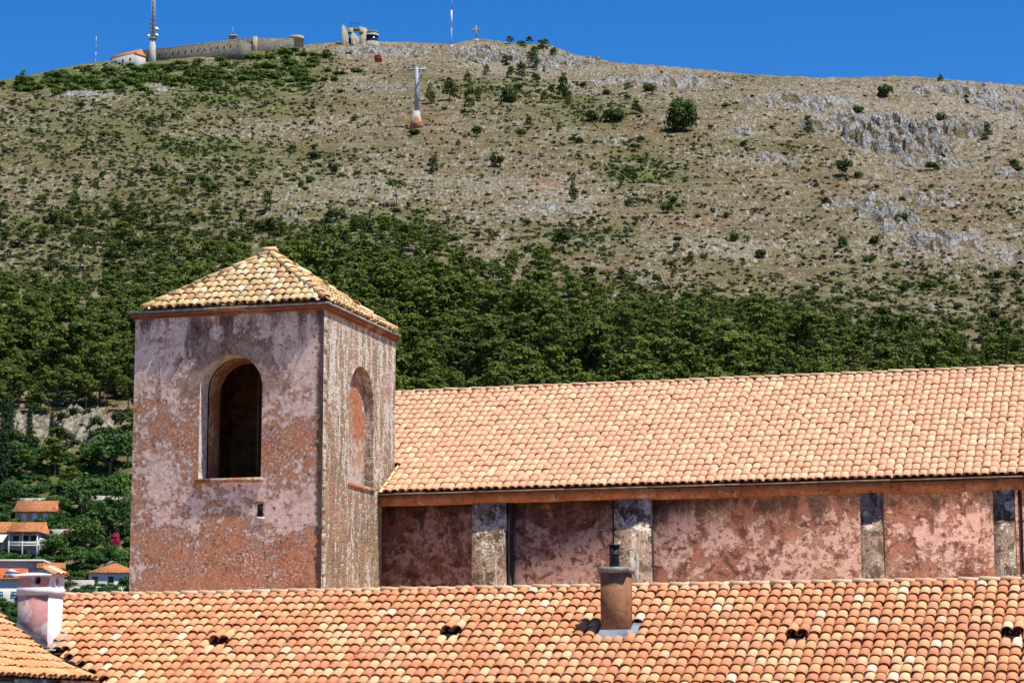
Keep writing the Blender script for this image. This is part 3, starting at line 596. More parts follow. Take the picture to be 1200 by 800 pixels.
# ------------------------------------------------------------------ side wing at the lower left: tile slope seen end-on, stone wall, plastered chimney
WTAN = .5; ea, en_, ezz = E_
wz = lambda a: ezz + WTAN * (ea - a) - .02
def on_wing(px, py):
    d = ray(px, py); du, dn = float(d @ UV), float(d @ NV); t = (ezz + WTAN * ea - .02) / (d[2] + WTAN * du); return t * du, t * dn, t * float(d[2])
vA, vB = on_wing(66, 778), on_wing(0, 727)
print('wing', vA, vB, on_wing(0, 789), on_wing(0, 780))
wing = thing('wing_house', 'low side wing with orange tile slope and white chimney in the bottom left corner', 'house', world(ea - 2, en_, GZ), -AZ)
WO = (ea - 2, en_, GZ); wcp = 1 / math.sqrt(1 + WTAN ** 2); WV = np.array([-wcp, 0, wcp * WTAN]); WW = np.array([wcp * WTAN, 0, wcp])
def far_lim(a):                                 # far edge of the wing roof: along the valley line through E and vA, vB
    return float(np.interp(-a, [-ea, -vA[0], -vB[0], -vB[0] + 3], [en_, vA[1], vB[1], vB[1] + (vB[1] - vA[1]) / max(.1, abs(vB[0] - vA[0])) * 3]))
mb = MB(WO); aL = ea - 4.0; nN = en_ - 7
mb.poly([(ea, nN, wz(ea)), (ea, en_, wz(ea)), (vA[0], vA[1], wz(vA[0])), (vB[0], vB[1], wz(vB[0])), (aL, far_lim(aL), wz(aL)), (aL, nN, wz(aL))])
wroof = mb.build('roof', M['underlay'], wing)
keepw = lambda b_, s_: nN + b_ < far_lim(ea - s_ * wcp) - .02
M['tiles_wing'] = tile_mat('terracotta_tiles_wing', [(0, (.56, .25, .11)), (.4, (.60, .30, .13)), (.75, (.58, .35, .17))], .2)
tiles_obj('roof_tiles', tile_field(np.array([ea + .03, nN, wz(ea) + .02]), (0, 1, 0), WV, WW, int((en_ + 6 - nN) / sp), 13, sp, .335, keepw, 101, lift=.036), WO, M['tiles_wing'], wroof)
def stone_mat():
    t = NT('pale_stone_wall', .95, .1); br = t.n('TexBrick'); mp = t.n('Mapping'); mp.inputs['Rotation'].default_value = (R(90), 0, R(90)); t.co(); t.link(t.tc, mp.inputs[0]); t.link(mp.outputs[0], br.inputs['Vector'])
    br.inputs['Scale'].default_value = 1.0; br.inputs['Brick Width'].default_value = .45; br.inputs['Row Height'].default_value = .22; br.inputs['Mortar Size'].default_value = .012
    br.inputs['Color1'].default_value = (.48, .45, .40, 1); br.inputs['Color2'].default_value = (.36, .33, .29, 1); br.inputs['Mortar'].default_value = (.22, .2, .17, 1)
    f = t.noise(9, 6, .65); t.bump(f, .4, .02); return t.col(t.mix(t.ramp(f, .4, .7, 0, .5), br.outputs['Color'], (.26, .23, .2)))
M['stone'] = stone_mat()
mb = MB(WO); mb.box(ea - .5, ea - .16, nN + .1, en_ - .1, GZ, wz(ea) - .06); mb.build('wall', M['stone'], wing)
# plastered chimney standing where the two roofs meet
cf = on_plane(55, 763, LN1, LZ1, LTAN)[1] - .05
ca0, ca1 = on_n(21, 710, cf)[0], on_n(57, 710, cf)[0]; cd = .62
zlo = on_n(55, 775, cf)[2] - .6; zl1, zl2 = on_n(40, 697, cf)[2], on_n(40, 688, cf)[2]; zh = on_n(40, 674, cf)[2]
def white_plaster():
    t = NT('white_chimney_plaster', .9, .15); x, y, z = t.sep(); n1 = t.noise(2.0, 7, .6); n2 = t.noise(9, 6, .6)
    c = t.mix(t.ramp(n2, .4, .7), (.68, .66, .66), (.56, .53, .53))
    t.bump(n2, .3, .01)
    return t.col(t.mix(t.ramp(n1, .60, .66, 0, .5), c, (.38, .33, .32)))
def shaded_plaster():  # pink front plaster with its shade mixed into the colour
    t = NT('mauve_shaded_plaster', .9, .15); n1 = t.noise(1.6, 6, .55); n2 = t.noise(9, 6, .6)
    c = t.mix(t.ramp(n2, .35, .7), (.46, .235, .215), (.39, .19, .175)); t.bump(n2, .25, .01)
    return t.col(t.mix(t.ramp(n1, .56, .60, 0, .75), c, (.58, .50, .50)))
M['wplast'] = white_plaster(); M['mauve'] = shaded_plaster()
mb = MB(WO); mb.box(ca0, ca1, cf, cf + cd, zlo, zl1 - .0); chm = mb.build('chimney', M['wplast'], wing)
mb = MB(WO); mb.box(ca0 + .004, ca1 - .012, cf - .006, cf + .02, zlo + .6, zl1 - .004); mb.build('mauve_shade_panel', M['mauve'], chm)
mb = MB(WO); mb.box(ca0 - .03, ca1 + .03, cf - .025, cf + cd + .03, zl1 + .002, zl2); mb.build('ledge', M['wplast'], chm)
mb = MB(WO); seg = 20                            # hollow head with a round smoke hole in front and at the side
h0, h1, hz0, hz1 = ca0 + .0, ca1 + .02, zl2 + .002, zh
def holed(mp, s0, s1, z0, z1, c, r, dep):
    cc = [(c[0] + r * math.cos(2 * math.pi * (k + .5) / seg), c[1] + r * math.sin(2 * math.pi * (k + .5) / seg)) for k in range(seg)]
    def outp(p):
        dx, dz = p[0] - c[0], p[1] - c[1]; ks = [1e9]
        if dx > 1e-6: ks.append((s1 - c[0]) / dx)
        if dx < -1e-6: ks.append((s0 - c[0]) / dx)
        if dz > 1e-6: ks.append((z1 - c[1]) / dz)
        if dz < -1e-6: ks.append((z0 - c[1]) / dz)
        k = min(ks); return (c[0] + dx * k, c[1] + dz * k)
    oo = [outp(p) for p in cc]
    cor = [(s1, z1), (s0, z1), (s0, z0), (s1, z0)]
    for k in range(seg):
        a, b, oa, ob = cc[k], cc[(k + 1) % seg], oo[k], oo[(k + 1) % seg]; pts = [a, oa]
        if abs(oa[0] - ob[0]) > 1e-6 and abs(oa[1] - ob[1]) > 1e-6: pts.append(min(cor, key=lambda q: abs(q[0] - oa[0]) + abs(q[1] - oa[1]) + abs(q[0] - ob[0]) + abs(q[1] - ob[1])))
        mb.poly([mp(*p, 0) for p in pts + [ob, b]]); mb.poly([mp(*a, 0), mp(*b, 0), mp(*b, dep), mp(*a, dep)])
ff = lambda s, z, d: (s, cf + d, z); fs = lambda s, z, d: (h1 - d, s, z); zc = (hz0 + hz1) / 2 + .02
holed(ff, h0, h1, hz0, hz1, ((h0 + h1) / 2 + .06, zc), .085, .12); holed(fs, cf, cf + cd, hz0, hz1, (cf + cd / 2, zc), .085, .12)
mb.poly([(h0, cf, hz0), (h0, cf + cd, hz0), (h0, cf + cd, hz1), (h0, cf, hz1)]); mb.poly([(h0, cf + cd, hz0), (h1, cf + cd, hz0), (h1, cf + cd, hz1), (h0, cf + cd, hz1)])
mb.build('smoke_head', M['wplast'], chm)
mb = MB(WO); holed(lambda s, z, d: (s, cf - .006 + d, z), h0 + .004, h1 - .012, hz0 + .01, hz1 - .03, ((h0 + h1) / 2 + .06, zc), .09, .006); mb.build('mauve_shade_panel', M['mauve'], chm)
mb = MB(WO); q = 10; pts = []
for k in range(q + 1):
    s = k / q; pts.append((h0 - .04 + (h1 - h0 + .08) * s, zh + .002 + .055 * math.sin(math.pi * min(1, .15 + .75 * s))))
for (x0, z0), (x1, z1) in zip(pts[:-1], pts[1:]):
    mb.grid([(x0, cf - .03, z0), (x1, cf - .03, z1), (x1, cf + cd + .03, z1), (x0, cf + cd + .03, z0), (x0, cf - .03, zh), (x1, cf - .03, zh), (x1, cf + cd + .03, zh), (x0, cf + cd + .03, zh)], [(0, 1, 2, 3), (4, 5, 1, 0), (6, 7, 3, 2), (5, 6, 2, 1), (4, 7, 3, 0)])
mb.build('head_cap', M['wplast'], chm)
mb = MB(WO); holed_d = None
mb.box(h0 + .13, h1 - .13, cf + .13, cf + cd - .13, hz0, hz1 - .01); mb.build('flue', plain('flue_black', (.02, .018, .018), 1, 0), chm)  # solid block in flat near-black behind the smoke holes
vv, ff_, tt_ = tile_field(np.array([h1 + .08, cf - .02, zh - .02]), (0, 1, 0), np.array([-.85, 0, .527]), np.array([.527, 0, .85]), 3, 1, .22, .27, lambda a, b: True, 120, pans=False)
tiles_obj('cap_tiles', (vv, ff_, tt_), WO, M['tiles_low'], chm)
mb = MB(WO); mb.poly([(ca1 + .002, cf - .1, LZf(cf - .1) + .10), (ca1 + .22, cf - .1, LZf(cf - .1) + .09), (ca1 + .22, cf + cd, LZf(cf + cd) + .09), (ca1 + .002, cf + cd, LZf(cf + cd) + .12)])
mb.poly([(ca0 - .02, cf - .012, zlo), (ca1 + .008, cf - .012, zlo), (ca1 + .008, cf - .012, LZf(cf) + .22), (ca0 - .02, cf - .012, LZf(cf) + .62)]); mb.build('flashing', plain('grey_mortar', (.42, .40, .38), .9, .3, 5), chm)

# ------------------------------------------------------------------ foliage
def leaf_mat(name, c1, c2, c3, trans=.12):
    t = NT(name, .75, .12); tn = t.attr('tone'); oi = t.n('ObjectInfo').outputs['Random']
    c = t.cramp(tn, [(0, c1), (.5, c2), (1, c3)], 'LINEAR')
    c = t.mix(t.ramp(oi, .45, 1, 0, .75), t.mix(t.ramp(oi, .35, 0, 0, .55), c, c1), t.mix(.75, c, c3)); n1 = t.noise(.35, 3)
    t.col(t.mix(t.ramp(n1, .35, .65, 0, .4), c, c1))
    tr = t.n('BsdfTranslucent'); ms = t.n('MixShader'); ms.inputs[0].default_value = trans
    tr.inputs['Color'].default_value = (*[min(1, 1.5 * x) for x in c3], 1)
    out = t.t.nodes['Material Output']; t.link(t.b.outputs[0], ms.inputs[1]); t.link(tr.outputs[0], ms.inputs[2]); t.link(ms.outputs[0], out.inputs[0])
    return t.m
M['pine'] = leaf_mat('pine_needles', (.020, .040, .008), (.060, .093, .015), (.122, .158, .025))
M['shrub'] = leaf_mat('maquis_leaves', (.024, .044, .012), (.044, .072, .016), (.075, .105, .022))
M['maquis'] = leaf_mat('bright_maquis_leaves', (.046, .085, .016), (.082, .135, .022), (.125, .18, .03))
M['broad'] = leaf_mat('broad_leaves', (.024, .062, .018), (.045, .105, .022), (.09, .16, .03))
M['cyp'] = leaf_mat('cypress_leaves', (.012, .030, .012), (.020, .045, .014), (.035, .065, .018), .1)
M['scrub'] = leaf_mat('dry_scrub', (.030, .036, .012), (.046, .052, .016), (.070, .070, .024), .15)
M['bloom'] = leaf_mat('magenta_blossom', (.28, .02, .06), (.42, .04, .10), (.55, .08, .16), .2)
M['bark'] = plain('grey_brown_bark', (.17, .125, .09), .95, .25, 8)
def clump_mesh(name, cl, leaf, per, seed, flatq=.75, mat=None):
    """cl: clumps (x, y, z, radius, tone); leaf quads spread through each clump"""
    g = np.random.default_rng(seed); VV, TT = [], []
    for x, y, z, r, tn in cl:
        n = max(6, int(per * (r ** 1.6))); d = g.normal(size=(n, 3)); d /= np.linalg.norm(d, axis=1)[:, None]; d[:, 2] = np.where(d[:, 2] < -.35, -d[:, 2], d[:, 2])
        P = d * (r * (.55 + .5 * g.random((n, 1)) ** .6)); P[:, 2] *= flatq; P += (x, y, z)
        nm = d + g.normal(size=(n, 3)) * .36 + np.array([0, 0, .3]); nm /= np.linalg.norm(nm, axis=1)[:, None]
        a = np.cross(nm, g.normal(size=(n, 3))); a /= np.linalg.norm(a, axis=1)[:, None]; b = np.cross(nm, a)
        s = leaf * (.65 + .7 * g.random((n, 1))); el = .5 + .4 * g.random((n, 1))
        q = np.stack([P - a * s - b * s * el * .4, P + a * s * .2 - b * s * el, P + a * s + b * s * el * .3, P - a * s * .1 + b * s * el], 1)
        VV.append(q.reshape(-1, 3)); TT.append(np.clip(tn + g.normal(0, .16, n), 0, 1))
    V = np.concatenate(VV); F = np.arange(len(V)).reshape(-1, 4)
    me = mesh_arrays(name, V, F, np.concatenate(TT)); me.materials.append(mat); return me
def trunk_mesh(name, h, r, seed, limbs=5, lean=.5, spread=1.6, z0=.45):
    g = np.random.default_rng(seed); mb = MB(); p = np.array([0, 0, -.6]); n = 5; pts = [p]
    for k in range(1, n + 1): pts.append(np.array([lean * (k / n) ** 1.5 * math.cos(seed), lean * (k / n) ** 1.5 * math.sin(seed), h * k / n]) + g.normal(0, .06, 3) * (1, 1, 0))
    for k in range(n): mb.tube(pts[k], pts[k + 1], r * (1 - .75 * k / n), r * (1 - .75 * (k + 1) / n), 7, caps=False)
    for k in range(limbs):
        a = g.random() * 6.28; b = pts[2 + k % 3]; e = b + np.array([math.cos(a) * spread, math.sin(a) * spread, .5 + .5 * g.random()]) * (.7 + .5 * g.random()); mb.tube(b, e, r * .38, r * .12, 5, caps=False)
    me = mesh_arrays(name, np.array(mb.v), mb.f, mb.t); me.materials.append(M['bark']); return me
g = np.random.default_rng(11)
def pine_clumps(h, R_, kind, seed):
    g = np.random.default_rng(seed); cl = []
    if kind == 'layered':                       # Aleppo pine: puffs in irregular tiers
        for _ in range(34):
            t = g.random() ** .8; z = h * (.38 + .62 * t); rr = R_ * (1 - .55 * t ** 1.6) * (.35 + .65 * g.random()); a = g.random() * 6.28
            cl.append((rr * math.cos(a), rr * math.sin(a), z, .62 + .5 * g.random(), .2 + .45 * t + .25 * g.random()))  # tone rises with height: sunlit crown tops put into the colour
    elif kind == 'cone':
        for _ in range(34):
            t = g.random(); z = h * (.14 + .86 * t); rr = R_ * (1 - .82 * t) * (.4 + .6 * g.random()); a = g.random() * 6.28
            cl.append((rr * math.cos(a), rr * math.sin(a), z, .5 + .45 * (1 - t) * g.random() + .1, .25 + .4 * t + .25 * g.random()))  # paler towards the tip, sunlight painted in here too
    elif kind == 'umbrella':
        for _ in range(26):
            a = g.random() * 6.28; rr = R_ * math.sqrt(g.random()); cl.append((rr * math.cos(a), rr * math.sin(a), h * (.86 - .12 * (rr / R_) ** 2 + .12 * g.random()), .6 + .35 * g.random(), .3 + .5 * g.random()))
    return cl
PINES = []
for k, kind in enumerate(['layered', 'layered', 'layered', 'layered', 'cone', 'cone', 'cone']):
    h = 6.6 + .35 * k if kind == 'layered' else 6.4
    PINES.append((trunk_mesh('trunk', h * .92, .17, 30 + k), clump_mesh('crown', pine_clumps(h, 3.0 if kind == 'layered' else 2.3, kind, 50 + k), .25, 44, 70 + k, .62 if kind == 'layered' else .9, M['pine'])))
UMB = [(trunk_mesh('trunk', 6.0, .16, 38, 6, .4), clump_mesh('crown', pine_clumps(7.0, 2.8, 'umbrella', 57), .27, 34, 77, .6, M['pine']))]
def bush_clumps(seed, R_=1., n=13, tall=.8):
    g = np.random.default_rng(seed); cl = []
    for _ in range(n):
        a = g.random() * 6.28; rr = R_ * .68 * math.sqrt(g.random()); cl.append((rr * math.cos(a), rr * math.sin(a), tall * R_ * (.25 + .75 * g.random() * (1 - .4 * rr / R_)), R_ * (.28 + .2 * g.random()), .2 + .6 * g.random()))
    return cl
BUSH = [clump_mesh('shrub', bush_clumps(k, 1., 12, (.75, .95, 1.2, .65)[k % 4]), .13, 150, 200 + k, .9, M['shrub']) for k in range(5)]
BIGB = clump_mesh('shrub', bush_clumps(99, 1., 46, 1.05), .075, 330, 299, .95, M['shrub'])
MAQ = [clump_mesh('maquis_bush', bush_clumps(10 + k, 1., 13, .6), .13, 150, 220 + k, .8, M['maquis']) for k in range(3)]
BROAD = [(trunk_mesh('trunk', 3.2, .2, 60 + k, 6, .2), clump_mesh('crown', [(x * 2.9, y * 2.9, 1.2 + z * 3.2, r * 2.7, t) for x, y, z, r, t in bush_clumps(20 + k, 1., 26, 1.25)], .24, 26, 240 + k, .85, M['broad'])) for k in range(4)]
CYP = (trunk_mesh('trunk', 6, .16, 3, 0, .05), clump_mesh('crown', [(.25 * math.cos(i * 2.4), .25 * math.sin(i * 2.4), .6 + 11.2 * i / 30, .95 * (1 - (i / 30) ** 2.2) ** .6 * (.55 + .45 * min(1, i / 5)) + .18, .3 + .4 * random.random()) for i in range(31)], .2, 70, 260, 1.2, M['cyp']))
BLOOM = clump_mesh('bougainvillea', bush_clumps(33, 1., 14, 1.0), .12, 160, 280, .9, M['bloom'])

def tree(name, label, cat, P, meshes, s, sz=None, rz=None, group=None):
    o = thing(name, label, cat, P, random.random() * 6.28 if rz is None else rz, group); o.scale = (s, s, s if sz is None else sz)
    for nm, me in zip(('trunk', 'crown'), meshes): ch = bpy.data.objects.new(nm, me); COL.objects.link(ch); ch.parent = o
    return o
def shrub(name, label, cat, P, me, s, sz=None, group=None):
    o = bpy.data.objects.new(name, me); COL.objects.link(o); o.location = P; o.rotation_euler = (0, 0, random.random() * 6.28); o.scale = (s, s, s if sz is None else sz)
    return tag(o, label, cat, group)
def scatter(name, temps, P, S, mat, tone=None, tilt=0., seed=0, zs=None):
    """many copies of small templates merged into ONE mesh (uncountable ground cover)"""
    g = np.random.default_rng(seed); VV, FF, TT = [], [], []; base = 0; which = g.integers(0, len(temps), len(P)); ang = g.random(len(P)) * 6.28
    for k, (tv, tf, tt) in enumerate(temps):
        m = np.where(which == k)[0]
        if not len(m): continue
        c, s = np.cos(ang[m])[:, None], np.sin(ang[m])[:, None]; q = tv[None] * S[m][:, None, None]
        if zs is not None: q = q * np.stack([np.ones(len(m)), np.ones(len(m)), zs[m]], 1)[:, None, :]
        X = q[..., 0] * c - q[..., 1] * s; Y = q[..., 0] * s + q[..., 1] * c
        V = np.stack([X, Y, q[..., 2]], -1) + P[m][:, None, :]
        VV.append(V.reshape(-1, 3)); FF.append((tf[None] + (base + np.arange(len(m)) * len(tv))[:, None, None]).reshape(-1, tf.shape[1])); base += V.shape[0] * V.shape[1]
        TT.append(np.clip((tt[None] + g.normal(0, .22, (len(m), 1))), 0, 1).ravel())
    return link(name, mesh_arrays(name, np.concatenate(VV), FF, np.concatenate(TT)), mat)
def templ(me):
    n = len(me.vertices); v = np.empty(n * 3, np.float32); me.vertices.foreach_get('co', v); f = np.empty(len(me.loops), np.int32); me.loops.foreach_get('vertex_index', f)
    t = np.empty(len(me.polygons), np.float32); me.attributes['tone'].data.foreach_get('value', t); k = me.polygons[0].loop_total
    return v.reshape(-1, 3), f.reshape(-1, k), t
def rock_mesh(name, seed, zf):
    g = np.random.default_rng(seed); bm = bmesh.new(); d = g.normal(size=(13, 3)); d /= np.linalg.norm(d, axis=1)[:, None]; d *= np.array([.6 + .6 * g.random(), .6 + .5 * g.random(), zf * (.6 + .5 * g.random())]) * (.75 + .35 * g.random((13, 1)))
    for p in d: bm.verts.new(p)
    r = bmesh.ops.convex_hull(bm, input=bm.verts[:]); bmesh.ops.delete(bm, geom=[e for e in r['geom_interior'] if isinstance(e, bmesh.types.BMVert)], context='VERTS'); bmesh.ops.triangulate(bm, faces=bm.faces[:])
    me = bpy.data.meshes.new(name); bm.to_mesh(me); bm.free(); at = me.attributes.new('tone', 'FLOAT', 'FACE'); at.data.foreach_set('value', (.5 + g.normal(0, .1, len(me.polygons))).astype(np.float32)); return me
def rock_mat(name, c1, c2, c3):
    t = NT(name, .95, .1); c = t.cramp(t.attr('tone'), [(0, (.11, .082, .036)), (.12, (.09, .072, .03)), (.2, c1), (.5, c2), (1, c3)], 'LINEAR'); n1 = t.noise(1.1, 6, .7); n2 = t.noise(.5, 4, .6, stretch=(1, 1, .4))
    c = t.mix(t.ramp(n1, .46, .62, 0, .8), c, (.105, .10, .092)); c = t.mix(t.ramp(n2, .56, .7, 0, .6), c, (.33, .22, .13)); ck = t.n('TexVoronoi', feature='DISTANCE_TO_EDGE'); t.link(t.co((1, .35, .7)), ck.inputs['Vector']); ck.inputs['Scale'].default_value = .55
    crack = t.math('MULTIPLY', t.ramp(ck.outputs[0], .09, .02), t.ramp(t.attr('tone'), .18, .22)); c = t.mix(t.math('MULTIPLY', crack, .5), c, (.05, .05, .05))
    t.bump(t.math('ADD', n1, t.ramp(ck.outputs[0], 0, .15)), 1.0, .35); return t.col(c)
M['rock'] = rock_mat('grey_limestone', (.15, .147, .14), (.26, .25, .235), (.37, .355, .33))
M['rock_w'] = rock_mat('cream_limestone', (.19, .16, .115), (.27, .23, .17), (.36, .315, .24))
SMALL = [templ(rock_mesh('stone', 300 + k, .7)) for k in range(5)]
BIG = [templ(rock_mesh('boulder', 320 + k, 1.0)) for k in range(9)]

def sample(n, dfun, box, seed):
    """photo positions drawn with a density, set down on the mountain"""
    g = np.random.default_rng(seed); out = np.zeros((0, 2))
    while len(out) < n:
        q = np.stack([g.uniform(box[0], box[1], 4 * n), g.uniform(box[2], box[3], 4 * n)], 1); q = q[g.random(len(q)) < dfun(q[:, 0], q[:, 1])]; out = np.concatenate([out, q])
    return out[:n]
SKY = lambda x: np.interp(x, SKYX, SKYY)
FTOP = lambda x: np.interp(x, [-400, 0, 60, 120, 160, 210, 270, 330, 400, 470, 530, 560, 600, 640, 680, 715, 760, 850, 900, 950, 1000, 1100, 1200, 1600], [340, 335, 345, 335, 325, 318, 285, 272, 268, 268, 292, 305, 306, 312, 330, 345, 356, 358, 366, 376, 384, 392, 404, 430])
on_hill = lambda x, y: ((y > SKY(x) + 3) & (y < FTOP(x) + 6)).astype(float)

# ------------------------------------------------------------------ limestone outcrops, each a heap of its own
OUT = [(1050, 165, 56, 26, 150, 2.4, 'tall grey limestone cliff high on the right slope'), (1003, 150, 22, 14, 45, 1.8, 'small grey crag left of the tall right-hand cliff'), (1085, 190, 45, 10, 60, 1.8, 'broken rock band under the tall grey cliff'),
       (1040, 252, 28, 22, 70, 1.7, 'rounded grey crag on the right slope below the tall cliff'), (1090, 230, 22, 12, 36, 1.5, 'grey slab outcrop right of the rounded crag'), (1105, 284, 42, 14, 80, 1.5, 'low grey rock band lowest of the right-hand outcrops'),
       (958, 150, 20, 10, 34, 1.6, 'dark-faced crag beside a bush left of the cliff'), (905, 187, 22, 6, 26, 1.3, 'small pale outcrop in the middle of the right slope'), (982, 238, 14, 8, 20, 1.3, 'small grey outcrop left of the rounded crag'),
       (872, 157, 15, 7, 22, 1.6, 'white boulders right of the big round bush'), (722, 165, 24, 6, 22, 1.2, 'flat pale rock plates below the small pines'), (572, 66, 40, 14, 110, 1.9, 'rocky knoll under the stone cross on the ridge'), (655, 75, 40, 14, 80, 1.6, 'grey scree of boulders right of the ridge pines'),
       (770, 96, 70, 12, 70, 1.5, 'scattered white boulders on the middle ridge'), (1130, 108, 60, 10, 90, 1.7, 'long grey rock rib along the right ridge'), (1180, 128, 36, 12, 60, 1.7, 'grey rocks by the right edge under the ridge'), (940, 118, 60, 10, 70, 1.5, 'pale rocks strewn below the ridge line'),
       (1190, 205, 22, 12, 30, 1.5, 'grey crag at the right edge of the slope'), (1185, 300, 20, 10, 24, 1.4, 'low crag at the right edge above the wood'), (450, 62, 55, 9, 60, 1.3, 'pale boulders in front of the ridge ruin'), (100, 112, 34, 4, 30, 1.2, 'pale rock band below the left ridge bushes'),
       (183, 106, 18, 3, 16, 1.2, 'short pale rock band below the fort'), (455, 103, 30, 6, 36, .9, 'grey stone patch left of the lift mast'), (485, 48, 24, 4, 26, 1.3, 'flat white rock terrace on the ridge'), (640, 245, 40, 10, 60, .8, 'white scree patch in the middle slope'),
       (985, 240, 20, 10, 22, 1.1, 'loose grey stones beside the small outcrop'), (1125, 155, 28, 12, 40, 1.9, 'grey shoulder right of the tall cliff')]
def worley(x, y, seed):
    ix, iy = np.floor(x).astype(int), np.floor(y).astype(int); f1 = np.full(x.shape, 9.); f2 = f1.copy(); best = np.zeros(x.shape + (6,)); r = np.random.default_rng(seed).random((64, 64, 5))
    for dx in (-1, 0, 1):
        for dy in (-1, 0, 1):
            q = r[(ix + dx) % 64, (iy + dy) % 64]; ex_, ey_ = x - (ix + dx + q[..., 0]), y - (iy + dy + q[..., 1]); d = np.abs(ex_) * .75 + np.abs(ey_) * .75 + np.maximum(np.abs(ex_), np.abs(ey_)) * .4
            n = d < f1; f2 = np.where(n, f1, np.minimum(f2, d)); best = np.where(n[..., None], np.stack([q[..., 2], q[..., 3] - .5, q[..., 4] - .5, ex_, ey_, d], -1), best); f1 = np.where(n, d, f1)
    return f2 - f1, best[..., 0], best[..., 1] * best[..., 3] + best[..., 2] * best[..., 4]     # edge distance, block id, tilt of its flat top
def crag(name, cx, cy, rx, ry, H, mat, label, group, steep=.24, cell=4.4, uni=.35):
    """one continuous body of jointed rock standing out of the slope"""
    c = hit([cx], [cy])[0]; s = c[1] / FPX; Rx, Ry = rx * s * 1.25, ry * s / steep * 1.1
    nx, ny = int(2 * Rx / .5) + 2, min(150, int(2 * Ry / .65) + 2); X, Y = np.meshgrid(np.linspace(-1, 1, nx), np.linspace(-1, 1, ny)); wx, wy = c[0] + X * Rx, c[1] + Y * Ry
    fall = 1 - np.hypot(X, Y) + .9 * fbm(wx / 7 + cx, wy / 16, 3); sd_ = int(cx * 7 + cy)
    jx, jy = wx + .5 * fbm(wx / 2.5, wy / 3.5, 2), wy + .8 * fbm(wx / 2.5 + 30, wy / 3.5, 2)
    e1, i1, t1 = worley(jx / cell + .25 * jy / cell, jy / cell / 1.9, sd_); e2, i2, t2 = worley(jx / cell * 2.6 + 9, jy / cell * 1.5, sd_ + 1)
    dome = np.clip(fall * 1.4, 0, 1) * H * .5
    h = dome + np.clip(fall * 2.2, -.5, 1) * H * (.12 + .34 * (uni + (1 - uni) * i1) + .8 * t1) - .3 * H * (e1 < .05) + np.clip(fall * 3, 0, 1) * H * (.13 * i2 + .42 * t2) - .12 * H * (e2 < .06)
    bare = perlin(wx / 3.4 + cy, wy / 9) + .5 * perlin(wx / 1.5, wy / 4 + cx); gap = (bare < -.12) & (uni < .5); h = np.where(gap, dome - .2, h)
    wz_ = terrain(wx, wy, True) + np.where(fall < .0, -.8, h - .25)
    V = np.stack([wx, wy, wz_], -1).reshape(-1, 3) - c; ii = np.arange(nx * ny).reshape(ny, nx); F = np.stack([ii[:-1, :-1], ii[:-1, 1:], ii[1:, 1:], ii[1:, :-1]], -1)
    ok = (fall[:-1, :-1] > -.12) | (fall[1:, 1:] > -.12) | (fall[:-1, 1:] > -.12) | (fall[1:, :-1] > -.12); F = F[ok]; tone = (.25 + .5 * i1[:-1, :-1] + .25 * (i2[:-1, :-1] - .5)); tone = np.where(gap[:-1, :-1], 0, np.maximum(tone, .26))[ok]
    # keep only the one largest connected body
    par = np.arange(nx * ny)
    lab_ = np.full((ny - 1, nx - 1), -1); cur = 0; best = (0, -1); okk = ok
    for y0, x0 in zip(*np.nonzero(okk)):
        if lab_[y0, x0] >= 0: continue
        st = [(y0, x0)]; lab_[y0, x0] = cur; n = 0
        while st:
            y_, x_ = st.pop(); n += 1
            for u_, v_ in ((y_ + 1, x_), (y_ - 1, x_), (y_, x_ + 1), (y_, x_ - 1)):
                if 0 <= u_ < ny - 1 and 0 <= v_ < nx - 1 and okk[u_, v_] and lab_[u_, v_] < 0: lab_[u_, v_] = cur; st.append((u_, v_))
        best = max(best, (n, cur)); cur += 1
    sel = (lab_[ok] == best[1]); F, tone = F[sel], tone[sel]; used, inv = np.unique(F.ravel(), return_inverse=True)
    o = link(name, mesh_arrays(name, V[used], inv.reshape(-1, 4), np.clip(tone, 0, 1)), mat); o.location = c; tag(o, label, 'rock', group)
HT = {'tall grey limestone cliff high on the right slope': 5.0, 'small grey crag left of the tall right-hand cliff': 3.5, 'rounded grey crag on the right slope below the tall cliff': 3.4, 'rocky knoll under the stone cross on the ridge': 3.0, 'grey scree of boulders right of the ridge pines': 2.4, 'low grey rock band lowest of the right-hand outcrops': 2.6, 'grey shoulder right of the tall cliff': 4.5, 'long grey rock rib along the right ridge': 2.6}
for cx, cy, rx, ry, n, sz, lab in OUT: crag('rock_outcrop', cx, cy, rx, ry, HT.get(lab, 1.1 * sz), M['rock'], lab, 'limestone outcrops on the mountainside')
for cx, cy, rx, ry, lab in ((25, 506, 30, 14, 'cream cliff piece behind the cypresses'), (92, 504, 46, 20, 'cream limestone cliff under the wood left of the tower'), (140, 501, 30, 11, 'cream cliff ledge touching the tower edge')): crag('cliff', cx, cy, rx, ry, 2.6, M['rock_w'], lab, 'cream cliffs below the wood', .42, 1.1, .55)

